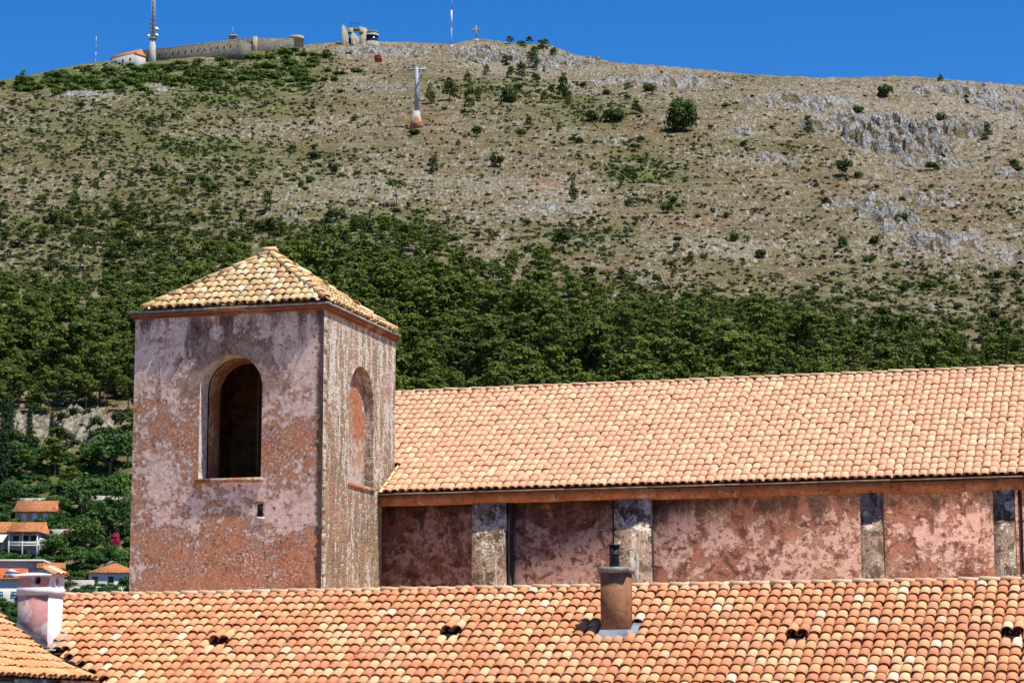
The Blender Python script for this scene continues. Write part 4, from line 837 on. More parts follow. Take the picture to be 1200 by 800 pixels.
# loose stones and dry scrub all over the open slope: nobody could count them
def sd(x, y): return on_hill(x, y) * (.10 + .9 * dens(ROCKD, x, y)) * (1 - .8 * dens(GREEND, x, y))
q = sample(16000, sd, (-120, 1320, 40, 410), 31); P = hit(q[:, 0], q[:, 1]); g = np.random.default_rng(32)
tag(scatter('loose_stones', SMALL, P, .22 + .55 * g.random(len(P)) ** 2.5, M['rock'], seed=33), 'pale loose stones strewn over the dry slope', 'stones', kind='stuff')
q = sample(18500, lambda x, y: on_hill(x, y) * np.clip(.35 + 1.2 * perlin(x / 34., y / 9.), .05, 1) * (.40 + .55 * dens(GREEND, x, y)) * (1 - .5 * dens(ROCKD, x, y)), (-120, 1320, 45, 415), 34); P = hit(q[:, 0], q[:, 1])
lowb = [clump_mesh('scrub', bush_clumps(70 + k, 1., 5, .55), .26, 34, 400 + k, .7, M['scrub']) for k in range(4)]
tag(scatter('dry_scrub', [templ(m) for m in lowb], P, .28 + .85 * g.random(len(P)) ** 2.2, M['scrub'], seed=35), 'low olive scrub dotted over the stony slope', 'scrub', kind='stuff')
q = sample(8000, lambda x, y: on_hill(x, y) * np.clip(dens(GREEND, x, y) * 1.1 - .1 + .5 * perlin(x / 40., y / 10.), .03, 1), (-120, 1320, 60, 415), 36); P = hit(q[:, 0], q[:, 1])
lowg = [clump_mesh('scrub', bush_clumps(80 + k, 1., 6, .6), .24, 38, 420 + k, .75, M['shrub']) for k in range(4)]
tag(scatter('green_scrub', [templ(m) for m in lowg], P, .45 + .95 * g.random(len(P)) ** 1.8, M['shrub'], seed=37), 'low green undergrowth in the hollows of the slope', 'undergrowth', kind='stuff')

# ------------------------------------------------------------------ trees and shrubs one can tell apart on the open slope: photo centre, width, height
def at(px, py):
    p = hit([px], [py])[0]; return Vector(p), p[1] / FPX
named_pines = [
    (465, 243, 22, 34, UMB[0], 'lone umbrella pine on a bare trunk in the middle slope'), (672, 238, 13, 32, PINES[4], 'slim upright pine alone on the pale scree'), (508, 201, 20, 21, PINES[5], 'small round pine below the lift mast'),
    (178, 158, 17, 24, PINES[0], 'small pine casting a shadow below the fort slope'), (190, 148, 11, 18, PINES[5], 'thin pine uphill right of the small pine below the fort'), (208, 148, 13, 12, UMB[0], 'little umbrella pine beside the small pine below the fort'), (27, 101, 14, 22, PINES[4], 'dark cone pine on the left ridge end'),
    (145, 302, 40, 40, PINES[1], 'big dark pine clump left of the tower roof'), (135, 312, 28, 26, PINES[2], 'lower dark pine in front of the big clump'), (150, 275, 24, 22, PINES[3], 'dark pine at the top of the clump'), (94, 316, 32, 42, UMB[0], 'umbrella pine with twin bare stems on the left slope'),
    (28, 290, 26, 32, PINES[0], 'dark pine near the left edge of the slope'), (210, 244, 26, 24, UMB[0], 'flat-topped pine above the tower roof corner'), (212, 300, 20, 26, PINES[5], 'young pine just left of the tower roof slope'), (68, 276, 14, 22, PINES[4], 'narrow pine between two left slope pines'),
    (505, 122, 16, 28, PINES[4], 'dark narrow pine right of the lift mast'), (527, 118, 22, 30, PINES[5], 'dark pine pair-mate further right of the mast'), (612, 94, 16, 24, PINES[5], 'dark pine on the grey boulders below the ridge'), (626, 80, 13, 26, PINES[4], 'tall dark pine under the ridge pines'), (637, 66, 17, 22, PINES[0], 'pine breaking the ridge line left of the gap'),
    (660, 116, 20, 34, PINES[5], 'dark tall pine in the boulder field'), (638, 120, 12, 16, PINES[5], 'small dark pine left of the boulder field pine'), (620, 150, 12, 16, PINES[5], 'small pine at the foot of the boulder field'), (672, 168, 12, 12, PINES[6], 'tiny pine alone under the boulder field'),
    (745, 134, 17, 18, PINES[6], 'dark round pine left of the big round bush'), (560, 118, 12, 18, PINES[5], 'small pine left of the knoll hollow'), (537, 170, 9, 6, PINES[6], 'tiny pine near the lift mast foot'), (948, 158, 14, 20, PINES[5], 'pine standing in front of the dark-faced crag'),
    (1157, 164, 15, 24, PINES[5], 'pine by the grey shoulder at far right'), (548, 100, 12, 18, PINES[5], 'dark pine under the rocky knoll'), (570, 88, 10, 14, PINES[5], 'small dark pine between knoll rocks'), (597, 52, 11, 10, PINES[0], 'tiny ridge pine right of the stone cross'), (620, 52, 11, 9, PINES[1], 'tiny ridge pine between two others'), (661, 60, 15, 11, PINES[2], 'wide ridge pine at the right of the row'), (646, 54, 14, 11, PINES[3], 'dark ridge pine in the middle of the row'), (505, 50, 17, 14, PINES[6], 'dark bush-like pine on the ridge beside the white terrace'),
    (1102, 97, 9, 12, PINES[4], 'tiny pine on the right ridge'), (318, 45, 1, 1, None, ''), (536, 327, 16, 26, UMB[0], 'thin pine on a visible stem at the upper wood edge'), (400, 290, 18, 24, PINES[4], 'upright pine at the wood top behind the roof tip'), (478, 290, 28, 26, PINES[3], 'round pine in the clearing above the wood')]
for px, py, w, h, ms, lab in named_pines:
    if ms is None: continue
    P, s = at(px, py); wide = 6.4 if ms in PINES[:4] or ms is UMB[0] else 4.9; tall = 7.8
    tree('pine_tree', lab, 'pine tree', P, ms, w * s / wide * 1.12, h * s / tall * 1.1)
named_bush = [
    (798, 155, 42, 36, 'big round dark bush alone on the right slope'), (1038, 114, 17, 16, 'round bush silhouetted just under the right ridge'), (1102, 144, 14, 14, 'bush on top of the grey shoulder'), (760, 108, 14, 12, 'dark bush among the white ridge boulders'), (990, 206, 18, 16, 'bush right of the pale outcrop'), (1005, 134, 14, 12, 'bush on the crag left of the cliff'),
    (1050, 160, 16, 14, 'bush growing in the face of the cliff'), (1093, 200, 16, 12, 'bush at the foot of the cliff'), (1057, 262, 14, 10, 'bush on the rounded grey crag'), (690, 142, 20, 14, 'bush in the green hollow left part'), (718, 142, 24, 18, 'bush in the green hollow right part'), (596, 120, 20, 22, 'dark bush right of the mast pines'), (560, 160, 14, 10, 'lone bush low right of the mast'), (486, 158, 15, 8, 'low bush at the foot of the lift mast'), (582, 196, 16, 12, 'bush in the bare middle slope'), (390, 205, 12, 12, 'bush left of the lone umbrella pine'), (363, 214, 10, 10, 'small bush left of another bush'), (353, 222, 7, 12, 'thin bush casting a dark shadow'), (418, 206, 9, 7, 'tiny bush between two slope bushes'),
    (393, 258, 20, 14, 'bush beside the orange soil patch'), (318, 270, 20, 16, 'bush over the tower roof tip'), (325, 305, 24, 16, 'dark shrub directly behind the roof tip'), (66, 262, 22, 18, 'dark bush on the far left slope'), (1034, 372, 18, 14, 'bright round bush at the right wood edge'), (938, 372, 22, 18, 'bright green bush at the wood edge'), (793, 292, 9, 9, 'dark dot of a bush on white scree'), (809, 306, 9, 9, 'second dark dot bush under the first'), (860, 282, 12, 10, 'bush with a shadow at mid slope'), (794, 282, 12, 6, 'flat bush on the pale scree'), (988, 290, 10, 16, 'bright upright bush on the right slope'), (766, 352, 11, 10, 'dark bush just above the wood'), (727, 322, 10, 10, 'dark bush above the wood left'), (770, 332, 12, 12, 'bush with a shadow above the wood'), (1190, 330, 12, 16, 'dark double bush near the right edge'), (660, 284, 20, 14, 'dark bush in the brown hollow')]
for px, py, w, h, lab in named_bush:
    P, s = at(px, py); shrub('shrub', lab, 'shrub', P, BIGB if w > 30 else random.choice(BUSH), w * s / 2 * (.92 if w > 30 else 1.3), h * s / 1.05)
q = sample(78, lambda x, y: on_hill(x, y) * dens([(610, 85, 40, 30, 1), (660, 110, 40, 30, .9), (560, 115, 40, 20, .7), (720, 130, 60, 22, .8), (600, 140, 40, 18, .7), (90, 270, 90, 50, .6), (240, 240, 70, 40, .5), (250, 100, 80, 20, .6)], x, y) * (y > SKY(x) + 8), (-20, 1220, 55, 330), 45); P = hit(q[:, 0], q[:, 1]); g = np.random.default_rng(46)
for p in P: s = .38 + .5 * g.random(); tree('pine_tree', 'young dark pine scattered on the upper mountainside', 'pine tree', Vector(p), PINES[g.integers(7)], s * 1.15, s * (.8 + .5 * g.random()), group='young pines on the upper mountainside')
q = sample(235, lambda x, y: on_hill(x, y) * (.10 + .75 * dens(GREEND, x, y)) * (1 - .6 * dens(ROCKD, x, y)) * (y > SKY(x) + 20), (-20, 1220, 70, 410), 41); P = hit(q[:, 0], q[:, 1]); g = np.random.default_rng(42)
for p in P: s = .9 + 1.7 * g.random() ** 2; shrub('shrub', 'small dark green shrub on the open stony slope', 'shrub', Vector(p), BUSH[g.integers(5)], s, s * (.8 + .5 * g.random()), 'small shrubs scattered over the stony slope')
q = sample(210, lambda x, y: (y > SKY(x) + 1) * (.9 * dens(GREEND[:3], x, y)), (-20, 420, 60, 112), 43); q[:, 1] = np.maximum(q[:, 1], SKY(q[:, 0]) + 3); P = hit(q[:, 0], q[:, 1])
for p in P: s = 1.8 + 2.0 * g.random(); shrub('maquis_bush', 'bright green maquis bush on the slope under the fort', 'bush', Vector(p), MAQ[g.integers(3)], s, s * .85, 'bright maquis bushes under the fort')

# ------------------------------------------------------------------ the pine wood
def spaced(q, P, dmin):
    keep, out = {}, []
    for k, p in enumerate(P):
        c = (int(p[0] // dmin), int(p[1] // dmin)); ok = True
        for i in (-1, 0, 1):
            for j in (-1, 0, 1):
                for m in keep.get((c[0] + i, c[1] + j), []):
                    if (P[m][0] - p[0]) ** 2 + (P[m][1] - p[1]) ** 2 < dmin ** 2: ok = False
        if ok: keep.setdefault(c, []).append(k); out.append(k)
    return np.array(out)
LOW = lambda x: np.where(x < 152, 486, 530)
q = sample(7000, lambda x, y: ((y > FTOP(x) + 8 * np.sin(x / 17.)) & (y < LOW(x))) * np.clip((y - FTOP(x)) / 38 + .10 + 1.3 * perlin(x / 23., y / 11.), 0, 1), (-160, 1360, 262, 530), 51); P = hit(q[:, 0], q[:, 1])
k = spaced(q, P, 3.9); q, P = q[k], P[k]; g = np.random.default_rng(52); print('wood', len(P))
vis = ((q[:, 0] > -8) & (q[:, 0] < 1208) & ~((q[:, 0] > 160) & (q[:, 0] < 462) & (q[:, 1] > np.interp(q[:, 0], [160, 323, 462], [368, 300, 395]) + 8)) & ((q[:, 0] < 160) | (q[:, 1] < np.interp(q[:, 0], [463, 1200], [462, 434]))))
vi = np.where(vis)[0]; vi = vi[np.argsort(P[vi][:, 1])]; ind = vi[:180]; rest = np.setdiff1d(np.arange(len(P)), ind); print('visible', len(vi))
size = np.clip(.55 + .5 * (q[:, 1] - FTOP(q[:, 0])) / 80, .5, 1.05) * (.75 + 1.0 * g.random(len(P)) ** 1.3)
for i in ind:
    left = q[i, 0] < 300; kind = g.integers(7) if q[i, 1] - FTOP(q[i, 0]) < 45 else g.integers(5)
    tree('pine_tree', 'green pine crowded in the wood on the left of the tower' if left else 'green pine crowded in the wood behind the church roof', 'pine tree', Vector(P[i]), PINES[kind], size[i], size[i] * (.85 + .35 * g.random()), group='pines in the wood left of the tower' if left else 'pines in the wood behind the church roof')
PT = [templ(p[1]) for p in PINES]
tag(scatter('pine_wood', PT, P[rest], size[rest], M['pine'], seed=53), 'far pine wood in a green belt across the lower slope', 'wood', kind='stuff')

# ------------------------------------------------------------------ gardens and houses at the lower left
q = sample(2200, lambda x, y: np.ones_like(x), (-90, 330, 520, 735), 61); P = hit(q[:, 0], q[:, 1])
tag(scatter('garden_undergrowth', [templ(m) for m in MAQ + BUSH[:2]], P, .6 + 1.1 * g.random(len(P)), M['broad'], seed=62), 'mixed garden greenery between the houses', 'undergrowth', kind='stuff')
gard = [(95, 606, 50, 46, 'big', 'very dark round tree above the right-hand garden'), (128, 556, 62, 48, 'big', 'large blue-green tree under the cliff beside the tower'), (64, 556, 50, 44, 'pine', 'light green pine on the terrace under the cliff'), (30, 560, 36, 34, 'pine', 'light pine left of the terrace pine'), (84, 580, 34, 34, 'pine', 'pine with slender trunk on the terrace'), (14, 592, 36, 26, 'big', 'blue-green bush at the left edge above the roofs'), (124, 628, 52, 38, 'big', 'light green leafy tree in the middle garden'), (100, 648, 46, 40, 'big', 'dark leafy tree behind the flowering bush'), (138, 598, 34, 40, 'big', 'dark tree against the tower edge'), (146, 630, 26, 44, 'big', 'very dark tree touching the tower wall'),
        (62, 652, 34, 24, 'big', 'dark tree right of the balcony house'), (88, 668, 34, 26, 'big', 'dark shrub tree above the hipped house'), (14, 664, 40, 14, 'big', 'hedge trees below the balcony house'), (50, 668, 30, 16, 'big', 'low tree in front of the balcony house'), (72, 620, 22, 20, 'big', 'green bush beside the shuttered house'), (140, 666, 22, 20, 'big', 'bright bush right of the hipped roof'), (112, 664, 20, 18, 'big', 'olive bush left of the hipped roof'), (68, 600, 20, 16, 'big', 'bush behind the shuttered house'), (20, 545, 30, 26, 'big', 'green bush under the cypress pair'), (150, 545, 30, 36, 'big', 'deep green tree hugging the tower corner'), (108, 548, 34, 28, 'big', 'mid green tree between cliff and dark tree'), (40, 600, 20, 14, 'big', 'small bush above the tiled house')]
for px, py, w, h, kd, lab in gard:
    P_, s = at(px, py)
    if kd == 'big': tree('leafy_tree', lab, 'tree', P_, random.choice(BROAD), w * s / 5.4, h * s / 5.0)
    else: tree('pine_tree', lab, 'pine tree', P_, random.choice(PINES[:4]), w * s / 6.2, h * s / 7.6)
for px, py, w, h, lab in ((3, 568, 15, 108, 'tall dark cypress at the left photo edge'), (34, 520, 9, 46, 'slim cypress in front of the cream cliff'), (60, 516, 7, 36, 'small thin cypress on the cliff right of the slim one'), (12, 520, 9, 60, 'cypress close behind the tall left edge one')):
    P_, s = at(px, py); tree('cypress', lab, 'cypress', P_, CYP, w * s / 2.3, h * s / 12.2)
for px, py, w, h, lab in ((141, 646, 17, 22, 'magenta flowering bougainvillea beside the tower'), (83, 632, 9, 8, 'small red flowering bush in the garden')):
    P_, s = at(px, py); P_ = P_ + Vector((0, -4, .6)); shrub('bougainvillea', lab, 'flowering bush', P_, BLOOM, w * s / 1.9, h * s / 1.6)
g = np.random.default_rng(66); P = hit(g.uniform(2, 154, 26), g.uniform(488, 528, 26))
for p in P: s = .8 + 1.3 * g.random(); shrub('shrub', 'green shrub clinging to the cream cliff', 'shrub', Vector(p) + Vector((0, -1.5, .9)), BUSH[g.integers(5)], s, s * (.9 + .6 * g.random()), 'shrubs clinging to the cream cliff')
for k in range(9):
    P_, s = at(100 + 7 * k, 698); shrub('hedge_bush', 'clipped green bush in the row before the hipped house', 'bush', P_, MAQ[k % 3], 1.0, 1.1, 'bushes before the hipped house')

def house_roof_mat(name, c1, c2):
    t = NT(name, .9, .1); w = t.n('TexWave', wave_type='BANDS', bands_direction='X'); t.link(t.co(), w.inputs[0]); w.inputs['Scale'].default_value = 1.3; n1 = t.noise(2.2, 6, .65); n2 = t.noise(7, 3)
    t.bump(w.outputs[0], .8, .12); return t.col(t.mix(t.ramp(n1, .4, .65), t.mix(t.ramp(n2, .3, .7), c1, c2), tuple(.6 * x for x in c1)))
M['hroof'] = house_roof_mat('far_tiles_orange', (.46, .17, .07), (.56, .26, .115)); M['hroof_r'] = house_roof_mat('far_tiles_red', (.55, .13, .05), (.60, .20, .08))
M['hwhite'] = plain('white_house_render', (.58, .56, .51), .9, .06, 1.2); M['hochre'] = plain('ochre_house_render', (.58, .34, .17), .9, .1, 1.2); M['hgrey'] = plain('grey_house_render', (.42, .41, .39), .9, .1, 1.2)
M['glass'] = plain('dark_window_glass', (.03, .045, .06), .15, .2, 3); M['shutter_g'] = plain('dark_green_shutter', (.03, .07, .06), .6); M['shutter_w'] = plain('pale_shutter', (.72, .74, .78), .6); M['bluey'] = plain('blue_shaded_panel', (.22, .32, .46), .5)
def hwin(parent, x, z, w, h, m, yf=0., frame='hwhite', sill=True):
    mb = MB(); t = .09
    for b in ((x - w / 2 - t, x - w / 2, z, z + h), (x + w / 2, x + w / 2 + t, z, z + h), (x - w / 2 - t, x + w / 2 + t, z + h, z + h + t), (x - w / 2 - t - .04, x + w / 2 + t + .04, z - t, z)): mb.box(b[0], b[1], yf - .06, yf - .002, b[2], b[3])
    f = mb.build('window', M[frame], parent); mb = MB(); mb.box(x - w / 2, x + w / 2, yf - .02, yf - .004, z, z + h); mb.box(x - .02, x + .02, yf - .035, yf - .021, z, z + h); mb.build('pane', M[m], f)
def roof_prism(mb, x0, x1, y0, y1, z, h, kind='gable', ov=.35, th=.14):
    x0 -= ov; x1 += ov; y0 -= ov; y1 += ov; ym = (y0 + y1) / 2; ins = 0 if kind == 'gable' else min((y1 - y0) / 2, (x1 - x0) / 2 - .05)
    mb.grid([(x0, y0, z), (x1, y0, z), (x1, y1, z), (x0, y1, z), (x0 + ins, ym, z + h), (x1 - ins, ym, z + h), (x0, y0, z - th), (x1, y0, z - th), (x1, y1, z - th), (x0, y1, z - th)],
            [(0, 1, 5, 4), (2, 3, 4, 5), (1, 2, 5), (3, 0, 4), (0, 6, 7, 1), (1, 7, 8, 2), (2, 8, 9, 3), (3, 9, 6, 0), (6, 9, 8, 7)])
def house(label, px0, px1, pyb, hw, D, roofh, kind, wall, roofm, rz=0., name='house'):
    P_, s = at((px0 + px1) / 2, pyb); Wd = (px1 - px0) * s / math.cos(rz); o = thing(name, label, 'house', P_ , rz)
    mb = MB(); mb.box(-Wd / 2, Wd / 2, 0, D, -3, hw); mb.build('wall', M[wall], o); mb = MB(); roof_prism(mb, -Wd / 2, Wd / 2, 0, D, hw + .15, roofh, kind); r = mb.build('roof', M[roofm], o)
    return o, Wd, s, r
# shuttered ochre house
o, wd, s, r = house('ochre house with orange gable roof and three pale shutters', 17, 62, 614, 2.3, 6, 2.3, 'gable', 'hochre', 'hroof', -.06)
for x in (-.26, .02, .30): hwin(o, x * wd, .5, .95, 1.5, 'shutter_w', frame='hochre')
# white balcony house
o, wd, s, r = house('white two-storey house with arcaded balconies under an orange roof', 11, 46, 653, 4.5, 6.5, 2.1, 'gable', 'hgrey', 'hroof', -.04)
mb = MB(); mb.box(-wd / 2, wd / 2, -1.5, -.004, 2.0, 2.25); mb.build('balcony_floor', M['hwhite'], o)
mb = MB(); mb.box(-wd / 2 + .02, wd / 2 - .02, -1.49, -1.36, 2.252, 2.9); mb.build('balcony_parapet', M['hwhite'], o)
for x in (-wd / 2 + .14, -.1, wd / 2 - .14): mb = MB(); mb.box(x - .13, x + .13, -1.52, -1.24, -2, 4.5); mb.build('column', M['hwhite'], o)
for x in (-.3, .02, .3): hwin(o, x * wd, 2.35, 1.1, 1.7, 'glass'); hwin(o, x * wd, .2, 1.0, 1.5, 'bluey')
mb = MB(); roof_prism(mb, -wd / 2, wd / 2, -1.6, 0, 4.66, .5, 'gable', .25); mb.build('balcony_roof', M['hroof'], o)
o, wd, s, r = house('lower tiled wing with pale awning at the left photo edge', -40, 10, 650, 4.0, 6, 2.2, 'gable', 'hgrey', 'hroof', -.04)
mb = MB(); mb.grid([(-wd * .3, -2.2, 2.2), (wd * .42, -2.2, 2.2), (wd * .48, -.01, 4.0), (-wd * .3, -.01, 4.0), (-wd * .3, -2.2, 2.12), (wd * .42, -2.2, 2.12), (wd * .48, -.01, 3.92), (-wd * .3, -.01, 3.92)], [(0, 1, 2, 3), (4, 7, 6, 5), (0, 4, 5, 1), (1, 5, 6, 2)]); mb.build('awning', M['hwhite'], o)
hwin(o, .1 * wd, .4, 1.5, 1.3, 'glass')
# hipped house by the tower
o, wd, s, r = house('small white house with orange hipped roof and dark green shutters', 104, 160, 687, 2.35, 8, 1.9, 'hip', 'hwhite', 'hroof', .05)
for x in (-.37, -.04, .28): hwin(o, x * wd, .65, .95, 1.15, 'shutter_g')
mb = MB(); mb.box(-wd / 2 - 2.4, wd / 2 + 2, -2.4, -2.1, -3, -.12); mb.build('garden_wall', M['hwhite'], o)
# flat grey house and the red-roofed one with a dormer, lowest left
o, wd, s, r = house('flat-roofed grey house with a pale roof slab behind the white chimney', -40, 48, 694, 5.4, 7, .05, 'gable', 'hgrey', 'hgrey', 0)
mb = MB(); mb.box(-wd / 2 - .3, wd / 2 + .3, -.5, 7.4, 5.38, 5.75); mb.build('roof_slab', M['hwhite'], o); hwin(o, .36 * wd, 3.3, 2.0, 1.2, 'bluey'); hwin(o, .1 * wd, 3.3, 1.2, 1.2, 'bluey')
o, wd, s, r = house('white house with red roof and arched dormer at lower left', -40, 24, 706, 4.0, 6.5, 2.0, 'gable', 'hwhite', 'hroof_r', 0)
mb = MB(); mb.box(.20 * wd, .42 * wd, -.1, 2.2, 4.1, 5.2); mb.grid([(.20 * wd - .1, -.15, 5.2), (.42 * wd + .1, -.15, 5.2), (.31 * wd, -.15, 5.85), (.20 * wd - .1, 2.6, 5.2), (.42 * wd + .1, 2.6, 5.2), (.31 * wd, 2.6, 5.85)], [(0, 1, 2), (3, 5, 4), (0, 2, 5, 3), (1, 4, 5, 2), (0, 3, 4, 1)]); d = mb.build('dormer', M['hwhite'], o)
mb = MB(); mb.box(.27 * wd, .35 * wd, -.13, -.102, 4.35, 5.0); mb.build('dormer_window', M['bluey'], d)
for x in (.12, .38, -.1): hwin(o, x * wd, 1.0, 1.0, .9, 'bluey')
o, wd, s, r = house('small orange-roofed house squeezed behind the white chimney', 44, 72, 700, 5.0, 5, 1.1, 'gable', 'hwhite', 'hroof', .15); hwin(o, .2 * wd, 3.3, 1.0, 1.0, 'bluey')
P_, s = at(85, 700); o = thing('garden_stair', 'pale stone stair ramp climbing between the gardens', 'stairs', P_, .1)
for k in range(14): mb = MB(); mb.box(-.9, .9, k * .7, k * .7 + .7, -3, .3 + k * .28); mb.build('step', M['stone'], o)
for px, py, ln, h, lab in ((120, 588, 9, 1.2, 'low stone terrace wall under the light pines'), (44, 590, 9, 1.1, 'stone terrace wall above the shuttered house'), (72, 628, 5, 1.3, 'pale garden wall right of the shuttered house'), (97, 690, 4, 1.6, 'short white wall at the stair foot')):
    P_, s = at(px, py); mb = MB(); mb.box(-ln / 2, ln / 2, -.25, .25, -1.5, h); o = mb.build('terrace_wall', M['stone'], None); o.location = P_; o.rotation_euler = (0, 0, .06); tag(o, lab, 'wall', 'terrace walls in the gardens')

# ------------------------------------------------------------------ on the ridge: fort, lodge, mast, station ruin, pole, cross; lift mast on the slope
M['fort'] = fresco('shaded_fort_stone', (.125, .125, .105), (.085, .09, .07), (.17, .165, .145), (.14, .135, .115), None, 0, 8, .05, .3)  # stone darkened: the wall's shade is put into the colour
M['pale'] = plain('pale_ridge_masonry', (.40, .35, .27), .95, .2, .8, 0, .4); M['conc'] = plain('light_concrete', (.42, .40, .37), .9, .12, .6); M['steel'] = plain('pale_grey_steel', (.30, .35, .41), .5, .1, 1); M['dark'] = plain('flat_dark', (.03, .03, .035), 1)
M['redp'] = plain('red_paint', (.50, .05, .03), .5); M['whitep'] = plain('white_paint', (.78, .78, .78), .5)
def pt(px, py, Y): d = ray(px, py); return Vector(d / d[1] * Y)
S = 1040 / FPX
Pr, _ = at(281, 71); Yr = Pr.y; zt_ = pt(278, 46.5, Yr).z; Pl = pt(168, 60, Yr + 30)
o = thing('fort', 'long shade-darkened stone fort wall with a row of small windows on the left ridge', 'fort', Vector((Pl.x, Pl.y, Pl.z - 6)), math.atan2(Pr.y - Pl.y, pt(281, 60, Yr).x - Pl.x))
L = math.hypot(pt(281, 60, Yr).x - Pl.x, Yr - Pl.y); H = zt_ - Pl.z + 6
mb = MB(); mb.grid([(0, 0, -8), (L, 0, -8), (L, 9, -8), (0, 9, -8), (0, 0, 6.0), (L, 0, H), (L, 9, H), (0, 9, 6.0)], [(0, 3, 2, 1), (4, 5, 6, 7), (0, 1, 5, 4), (1, 2, 6, 5), (2, 3, 7, 6), (3, 0, 4, 7)]); mb.build('wall', M['fort'], o)
for k in range(15):
    x = L * (k + .6) / 15; z = 2.2 + (H - 6) * x / L + .25 * (k % 2); mb = MB(); mb.box(x - .32, x + .32, -.05, .3, z, z + 1.35); mb.build('window', M['dark'], o)  # solid dark blocks, the openings' shade given as colour
mb = MB(); mb.grid([(0, -.25, 5.95), (L, -.25, H - .05), (L, .5, H - .05), (0, .5, 5.95), (0, -.25, 6.3), (L, -.25, H + .3), (L, .5, H + .3), (0, .5, 6.3)], [(0, 3, 2, 1), (4, 5, 6, 7), (0, 1, 5, 4), (1, 2, 6, 5), (2, 3, 7, 6), (3, 0, 4, 7)]); mb.build('parapet', M['pale'], o)
def bx(name, label, cat, px0, px1, pyt, pyb, D, mat, Yo=0, parts=None):
    P_, s = at((px0 + px1) / 2, pyb); P_.y += Yo; w = (px1 - px0) * s; h = (pyb - pyt) * s; o = thing(name, label, cat, P_); return o, w, h, s
o, w, h, s = bx('gate_tower', 'square pale-edged gate tower dividing the fort wall', 'tower', 268, 276, 41, 66, 3, 'fort')
mb = MB(); mb.box(-w / 2, w / 2, 0, 4, -3, h); mb.build('shaft', M['pale'], o); mb = MB(); mb.box(-w / 2 - .4, w / 2 + .4, -.4, 4.4, h + .002, h + .7); mb.build('parapet', M['pale'], o); mb = MB(); mb.tube((0, 1, h + .7), (0, 1, h + 4.5), .12); mb.build('antenna', M['steel'], o)
o, w, h, s = bx('bastion_wall', 'plain fort wall rising from the gate tower to the round bastion', 'wall', 277, 344, 44, 60, 3, 'fort')
mb = MB(); mb.grid([(-w / 2, -1, -6), (w / 2, 3, -2), (w / 2, 9, -2), (-w / 2, 9, -6), (-w / 2, -1, h - .4), (w / 2, 3, h + .9), (w / 2, 9, h + .9), (-w / 2, 9, h - .4)], [(0, 3, 2, 1), (4, 5, 6, 7), (0, 1, 5, 4), (1, 2, 6, 5), (2, 3, 7, 6), (3, 0, 4, 7)]); mb.build('curtain', M['fort'], o)
mb = MB(); mb.box(-w * .22, -w * .14, -1.6, 3, -4, h + .5); mb.build('buttress', M['pale'], o)
o, w, h, s = bx('round_bastion', 'sunlit round stone bastion at the right end of the fort', 'bastion', 338, 355, 40, 58, 3, 'fort'); mb = MB(); mb.lathe([(w / 2 + .4, -4), (w / 2, h * .75), (w / 2 + .25, h * .76), (w / 2 + .25, h)], (0, w / 2, 0)); mb.build('drum', M['pale'], o)
# lodge
P_, s = at(143, 76); o = thing('ridge_lodge', 'low white lodge with orange roof at the left end of the fort', 'house', P_ + Vector((0, 2, 0)), -.62)
w = 15.5; mb = MB(); mb.box(-w / 2, w / 2, 0, 7, -4, 4.6); mb.build('wall', M['hgrey'], o); mb = MB(); roof_prism(mb, -w / 2, w / 2, 0, 7, 4.75, 2.7, 'gable', .3); mb.build('roof', M['hroof'], o)  # white walls take grey render, which paints their shade in
for x in (-.3, .0, .3): hwin(o, x * w, 1.6, 1, 1.4, 'glass')
# telecom mast
P_, s = at(176, 74); P_.y += 6; o = thing('telecom_mast', 'tall lattice telecom mast on a tapering concrete foot beside the lodge', 'mast', P_)
z1 = 13.5; mb = MB(); mb.tube((0, 0, -4), (0, 0, z1), 2.1, 1.25, 12); mb.build('concrete_foot', M['conc'], o)
mb = MB(); 
for k in range(4):
    a = k * math.pi / 2 + .4; mb.tube((1.15 * math.cos(a), 1.15 * math.sin(a), z1), (.7 * math.cos(a), .7 * math.sin(a), z1 + 26), .17, .13, 6)
for j in range(13):
    z = z1 + 2 * j; r0 = 1.15 - .45 * j / 13; r1 = 1.15 - .45 * (j + 1) / 13
    for k in range(4):
        a, b = k * math.pi / 2 + .4, (k + 1) * math.pi / 2 + .4; mb.tube((r0 * math.cos(a), r0 * math.sin(a), z), (r1 * math.cos(b), r1 * math.sin(b), z + 2), .09, seg=5, caps=False); mb.tube((r0 * math.cos(b), r0 * math.sin(b), z), (r1 * math.cos(a), r1 * math.sin(a), z + 2), .09, seg=5, caps=False)
mb.tube((0, 0, z1), (0, 0, z1 + 26), .45, .4, 8); mb.build('lattice', M['conc'], o)
for x, z, r in ((1.9, z1 + 4.2, 1.0), (2.0, z1 + 1.2, .9), (-1.9, z1 + .8, .8), (1.7, z1 + .2, .7)):
    mb = MB(); c = Vector((x, -1.0, z)); d = Vector((.5 if x > 0 else -.5, -.8, .0)).normalized(); mb.tube(c - d * .35, c, r * .35, r, 14); mb.tube(c, c - Vector((x * .5, -.6, 0)), .1, seg=6); mb.build('dish', M['whitep'], o)
mb = MB(); mb.lathe([(1.9, 0), (1.9, .25)], (0, 0, z1 - .3), 12); mb.build('platform', M['steel'], o)
P_, s = at(112, 76); o = thing('thin_antenna', 'thin red and white antenna pole on the far left ridge', 'antenna', P_)
for k in range(4): mb = MB(); mb.tube((0, 0, -1 + 3.6 * k), (0, 0, 2.6 + 3.6 * k), .11, seg=6); mb.build('pole_section', M['whitep' if k % 2 else 'steel'], o)
